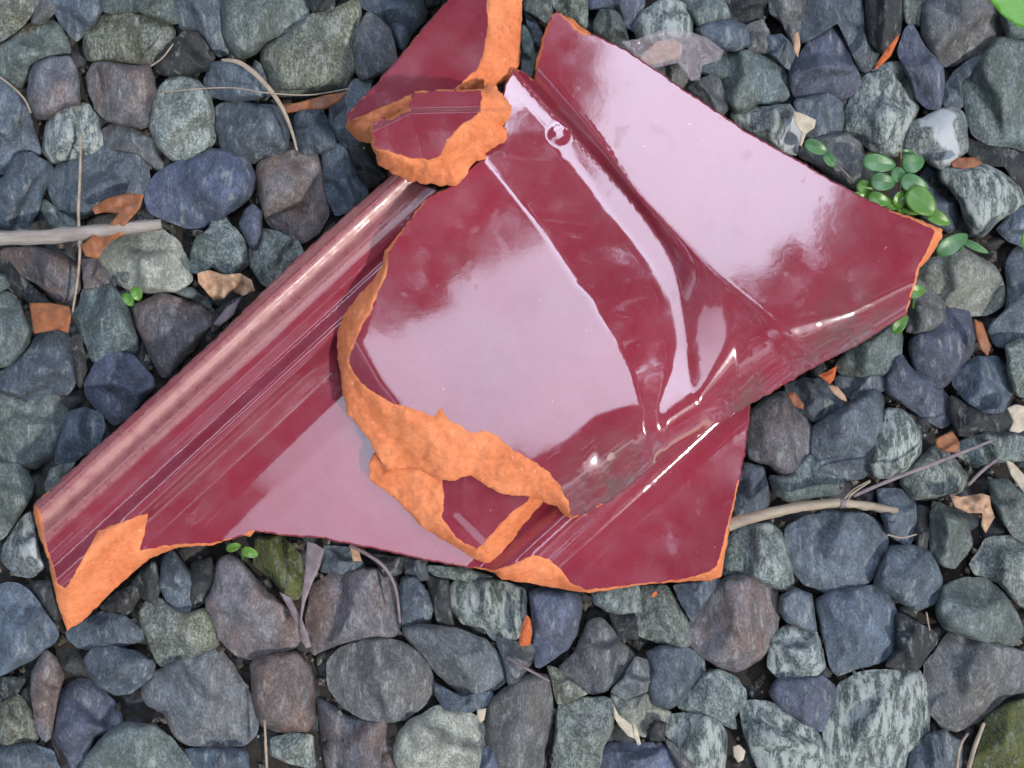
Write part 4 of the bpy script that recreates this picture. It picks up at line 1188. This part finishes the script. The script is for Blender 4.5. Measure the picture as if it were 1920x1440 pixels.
wd = empty('green_weed', W(1690, 345, 60), 'leafy green weed with small round leaves beside the upper tile', 'weed')
for k, (x, y, a, b, g, z, m) in enumerate([
    (1648,306,32,17,0.15,140,M_TEAL),(1712,306,22,18,-0.3,146,M_TEAL),(1700,290,16,11,-0.2,134,M_TEAL),(1655,341,24,17,0.1,150,M_TEAL),
    (1714,345,28,17,0.35,152,M_TEAL),(1686,330,18,13,0.9,142,M_TEAL),(1622,352,17,13,0.5,136,M_GREEN),(1648,374,22,13,0.25,150,M_GREEN),
    (1612,372,20,12,0.1,138,M_GREEN),(1728,378,34,24,0.75,160,M_GREEN),(1758,408,26,13,0.45,152,M_GREEN),(1690,372,20,13,-0.9,146,M_GREEN),
    (1668,385,16,9,0.3,140,M_GREEN),(1706,392,20,10,0.4,142,M_GREEN)]):
    leaflet(wd, x, y, a, b, g, z, m)
tube('stem', [(1690,400,50,3),(1686,360,100,2.6),(1690,310,128,2),(1688,278,136,1.5)], M_TAN, parent=wd)
tube('stem', [(1690,400,50,3),(1716,372,120,2.2),(1740,385,150,1.8)], M_GREEN, parent=wd)
tube('stem', [(1690,400,50,3),(1665,372,110,2.2),(1640,362,140,1.8)], M_GREEN, parent=wd)
w2 = empty('green_weed', W(1790, 455, 60), 'dark bluish green leaves poking out past the upper tile right tip', 'weed')
leaflet(w2, 1785, 458, 34, 16, -0.55, 130, M_TEAL); leaflet(w2, 1828, 462, 28, 7, 0.45, 122, M_TEAL)
tube('stem', [(1800,470,50,2.4),(1805,458,100,2),(1800,448,124,1.6)], M_TEAL, parent=w2)
w3 = empty('green_weed', W(1700, 590, 60), 'two bright green leaf tips emerging below the right rim of the upper tile', 'weed')
leaflet(w3, 1716, 546, 20, 13, -0.2, 118, M_GREEN); leaflet(w3, 1688, 608, 22, 11, -0.9, 118, M_GREEN)
tube('stem', [(1712,590,40,2.4),(1712,570,90,2),(1714,550,114,1.6)], M_GREEN, parent=w3)
w4 = empty('green_sprout', W(250, 555, 60), 'tiny two leaved green sprout among stones at left', 'sprout')
leaflet(w4, 256, 551, 14, 11, 1.2, 118, M_GREEN); leaflet(w4, 240, 562, 15, 9, 0.9, 114, M_GREEN)
tube('stem', [(248,572,40,2),(249,562,112,1.5)], M_GREEN, parent=w4)
w5 = empty('green_sprout', W(455, 1030, 60), 'dim green seedling peeking out under the large tile', 'sprout')
leaflet(w5, 468, 1036, 17, 10, 0.3, 104, M_GREEN); leaflet(w5, 438, 1026, 15, 8, -0.3, 102, M_GREEN)
tube('stem', [(455,1050,40,2),(454,1034,100,1.5)], M_GREEN, parent=w5)
w6 = empty('green_weed', W(1560, 280, 60), 'faint green leaf lying on grey stones left of the big weed', 'weed')
leaflet(w6, 1530, 276, 24, 13, 0.4, 112, M_TEAL); leaflet(w6, 1556, 300, 16, 10, 0.9, 112, M_TEAL)
tube('stem', [(1545,290,60,2),(1575,315,112,1.6),(1600,340,112,1.4)], M_STRAW, parent=w6)
sheet('long_grass', [(1800,-40),(1845,-12),(1875,25),(1905,48),(1945,62),(1945,10),(1900,-20),(1880,-45)], lambda x, y: 190 + 0.1 * (x - 1870), M_BLADE, 'bright green grass blade in the top right corner', 'grass blade', curl=3, seed=51, ncurl=0.01)
sheet('leaf_tip', [(1918,435),(1940,425),(1945,490),(1922,478),(1914,455)], zc(130), M_BLADE, 'small green leaf tip at the right edge below the pale stone', 'leaf', curl=3, seed=52)

HC = 4.0
OPEN = np.array([(-.10,.23),(0,.27),(.15,.32),(.27,.47),(.52,.56),(.80,.80),(.74,1.1),(.62,1.45),(-.3,2.4),(-.3,3.6),(1.7,3.6),(1.6,2.2),(1.1,1.5),(1.67,.86),(1.6,.66),(1.33,.47),(1.16,.3),(1.14,0),(1.0,-.2),(.6,-.24),
                 (.38,-.25),(.28,-.5),(.22,-.9),(-.95,-.85),(-1.05,-.45),(-.3,.12)])
SUNX, SUNY = HC / math.tan(SUN_EL) * math.sin(SUN_AZ), HC / math.tan(SUN_EL) * math.cos(SUN_AZ)
def trees():
    rng = np.random.RandomState(8)
    n = 90000
    r = 3.9 * np.sqrt(rng.rand(n)); a = rng.rand(n) * 2 * math.pi
    X = 0.3 + r * np.cos(a); Y = r * np.sin(a)
    Zl = HC + np.abs(rng.normal(0, 0.28, n))
    # judge each leaf by where it stands in the canopy seen from the ground
    P = np.stack([X, Y], 1) * (HC / Zl)[:, None]
    d, _ = dist(P, OPEN, True)
    ins = inside(P, OPEN)
    sd = np.where(ins, -d, d)
    wob = 0.10 * nz(P, 2.2, 3.0, 4) + 0.07 * nz(P, 8.0, 5.0, 3)
    edge = sd + wob
    ds = np.hypot(P[:, 0] - SUNX, P[:, 1] - SUNY)
    ok = (edge > 0.02) & (ds > 0.62 + 0.15 * wob)
    size = np.clip(0.035 + 0.11 * edge, 0.035, 0.15)
    keepp = rng.rand(n) < np.clip(0.0019 / (size ** 2 * 0.9), 0.0, 1.0) * 1.3
    ok &= keepp
    # ragged outer rim of the crowns
    ok &= r < 3.3 + 0.9 * nz(np.stack([X, Y], 1), 0.9, 7.0, 3)
    X, Y, Zl, size = X[ok], Y[ok], Zl[ok], size[ok]
    trunks = [(-3.4, 2.2), (2.6, 3.6), (4.3, 0.7), (-2.9, -2.4), (0.9, -3.9)]
    names = ['nearest tree to the left of the tiles, trunk beyond the upper left', 'tree beyond the upper right corner of the gravel',
             'tree to the right of the gravel', 'tree beyond the lower left corner of the gravel', 'tree below the bottom edge of the gravel']
    # lower, outer skirts of the crowns, added to block light from the horizon
    m = 42000
    rs = rng.uniform(3.9, 6.2, m); an = rng.rand(m) * 2 * math.pi
    zs = rng.uniform(0.5, 4.6, m)
    xs, ys = rs * np.cos(an), rs * np.sin(an)
    kk = nz(np.stack([xs, ys], 1), 0.8, 2.0, 3) + nz(np.stack([an * 3, zs], 1), 0.9, 5.0, 3) > -0.45
    X = np.concatenate([X, xs[kk]]); Y = np.concatenate([Y, ys[kk]]); Zl = np.concatenate([Zl, zs[kk]])
    size = np.concatenate([size, rng.uniform(0.08, 0.16, kk.sum())])
    LV = np.stack([X, Y, Zl], 1); sv = np.array(sdir)
    far = np.linalg.norm(LV - (LV @ sv)[:, None] * sv, axis=1) > 0.62
    X, Y, Zl, size = X[far], Y[far], Zl[far], size[far]
    T = np.array(trunks)
    own = np.argmin((X[:, None] - T[:, 0]) ** 2 + (Y[:, None] - T[:, 1]) ** 2, axis=1)
    leafm, lt, lb = newmat('tree_foliage')
    lb.inputs['Base Color'].default_value = (0.10, 0.12, 0.07, 1)
    lb.inputs['Roughness'].default_value = 0.55
    tr = lt.nodes.new("ShaderNodeBsdfTranslucent"); tr.inputs['Color'].default_value = (0.17, 0.20, 0.12, 1)
    mx = lt.nodes.new("ShaderNodeMixShader"); mx.inputs[0].default_value = 0.5
    lt.links.new(lb.outputs[0], mx.inputs[1]); lt.links.new(tr.outputs[0], mx.inputs[2])
    lt.links.new(mx.outputs[0], lt.nodes['Material Output'].inputs['Surface'])
    bark = organic_mat('tree_bark', (0.12, 0.09, 0.07), (0.07, 0.05, 0.04), 0.9, scale=12)
    for ti, (tx, ty) in enumerate(trunks):
        root = empty('tree', (tx, ty, 0), names[ti], 'tree', 'trees standing over the gravel')
        vs = []; fs = []
        def limb(a, b, r0, r1, arch=0.0):
            o = len(vs); d = (b - a).normalized(); s = d.orthogonal().normalized(); u = d.cross(s)
            for q in range(9):
                f = q / 8; c = a.lerp(b, f) + Vector((0, 0, arch * math.sin(f * 3.1)))
                rr = r0 + (r1 - r0) * f
                for k in range(9):
                    an = 2 * math.pi * k / 9
                    vs.append(tuple(c + s * math.cos(an) * rr + u * math.sin(an) * rr))
            for q in range(8):
                for k in range(9):
                    k2 = (k + 1) % 9
                    fs.append((o + q * 9 + k, o + q * 9 + k2, o + q * 9 + 9 + k2, o + q * 9 + 9 + k))
        limb(Vector((0, 0, 0)), Vector((0.05, 0.1, 4.4)), 0.17, 0.10)
        link('trunk', vs, fs, bark, root)
        vs = []; fs = []
        idx = np.where(own == ti)[0]
        for k in range(14):
            j = idx[rng.randint(len(idx))]
            limb(Vector((0.03, 0.06, 2.6 + 0.12 * k)), Vector((X[j] - tx, Y[j] - ty, Zl[j] + 0.15)), 0.045, 0.012, 0.35)
        link('limbs', vs, fs, bark, root)
        V = []; F = []
        nr = rng.normal(0, 1, (len(idx), 3)); nr[:, 2] *= 0.45
        for q, j in enumerate(idx):
            a = Vector(nr[q]).normalized(); b2 = a.cross(Vector((0.1, 0.2, 1))).normalized()
            c = Vector((X[j] - tx, Y[j] - ty, Zl[j])); s = float(size[j]); o = len(V)
            V += [tuple(c - a * s), tuple(c - a * s * .2 + b2 * s * .42), tuple(c + a * s), tuple(c - a * s * .2 - b2 * s * .42)]
            F.append((o, o + 1, o + 2, o + 3))
        link('crown', V, F, leafm, root, smooth=False)
trees()
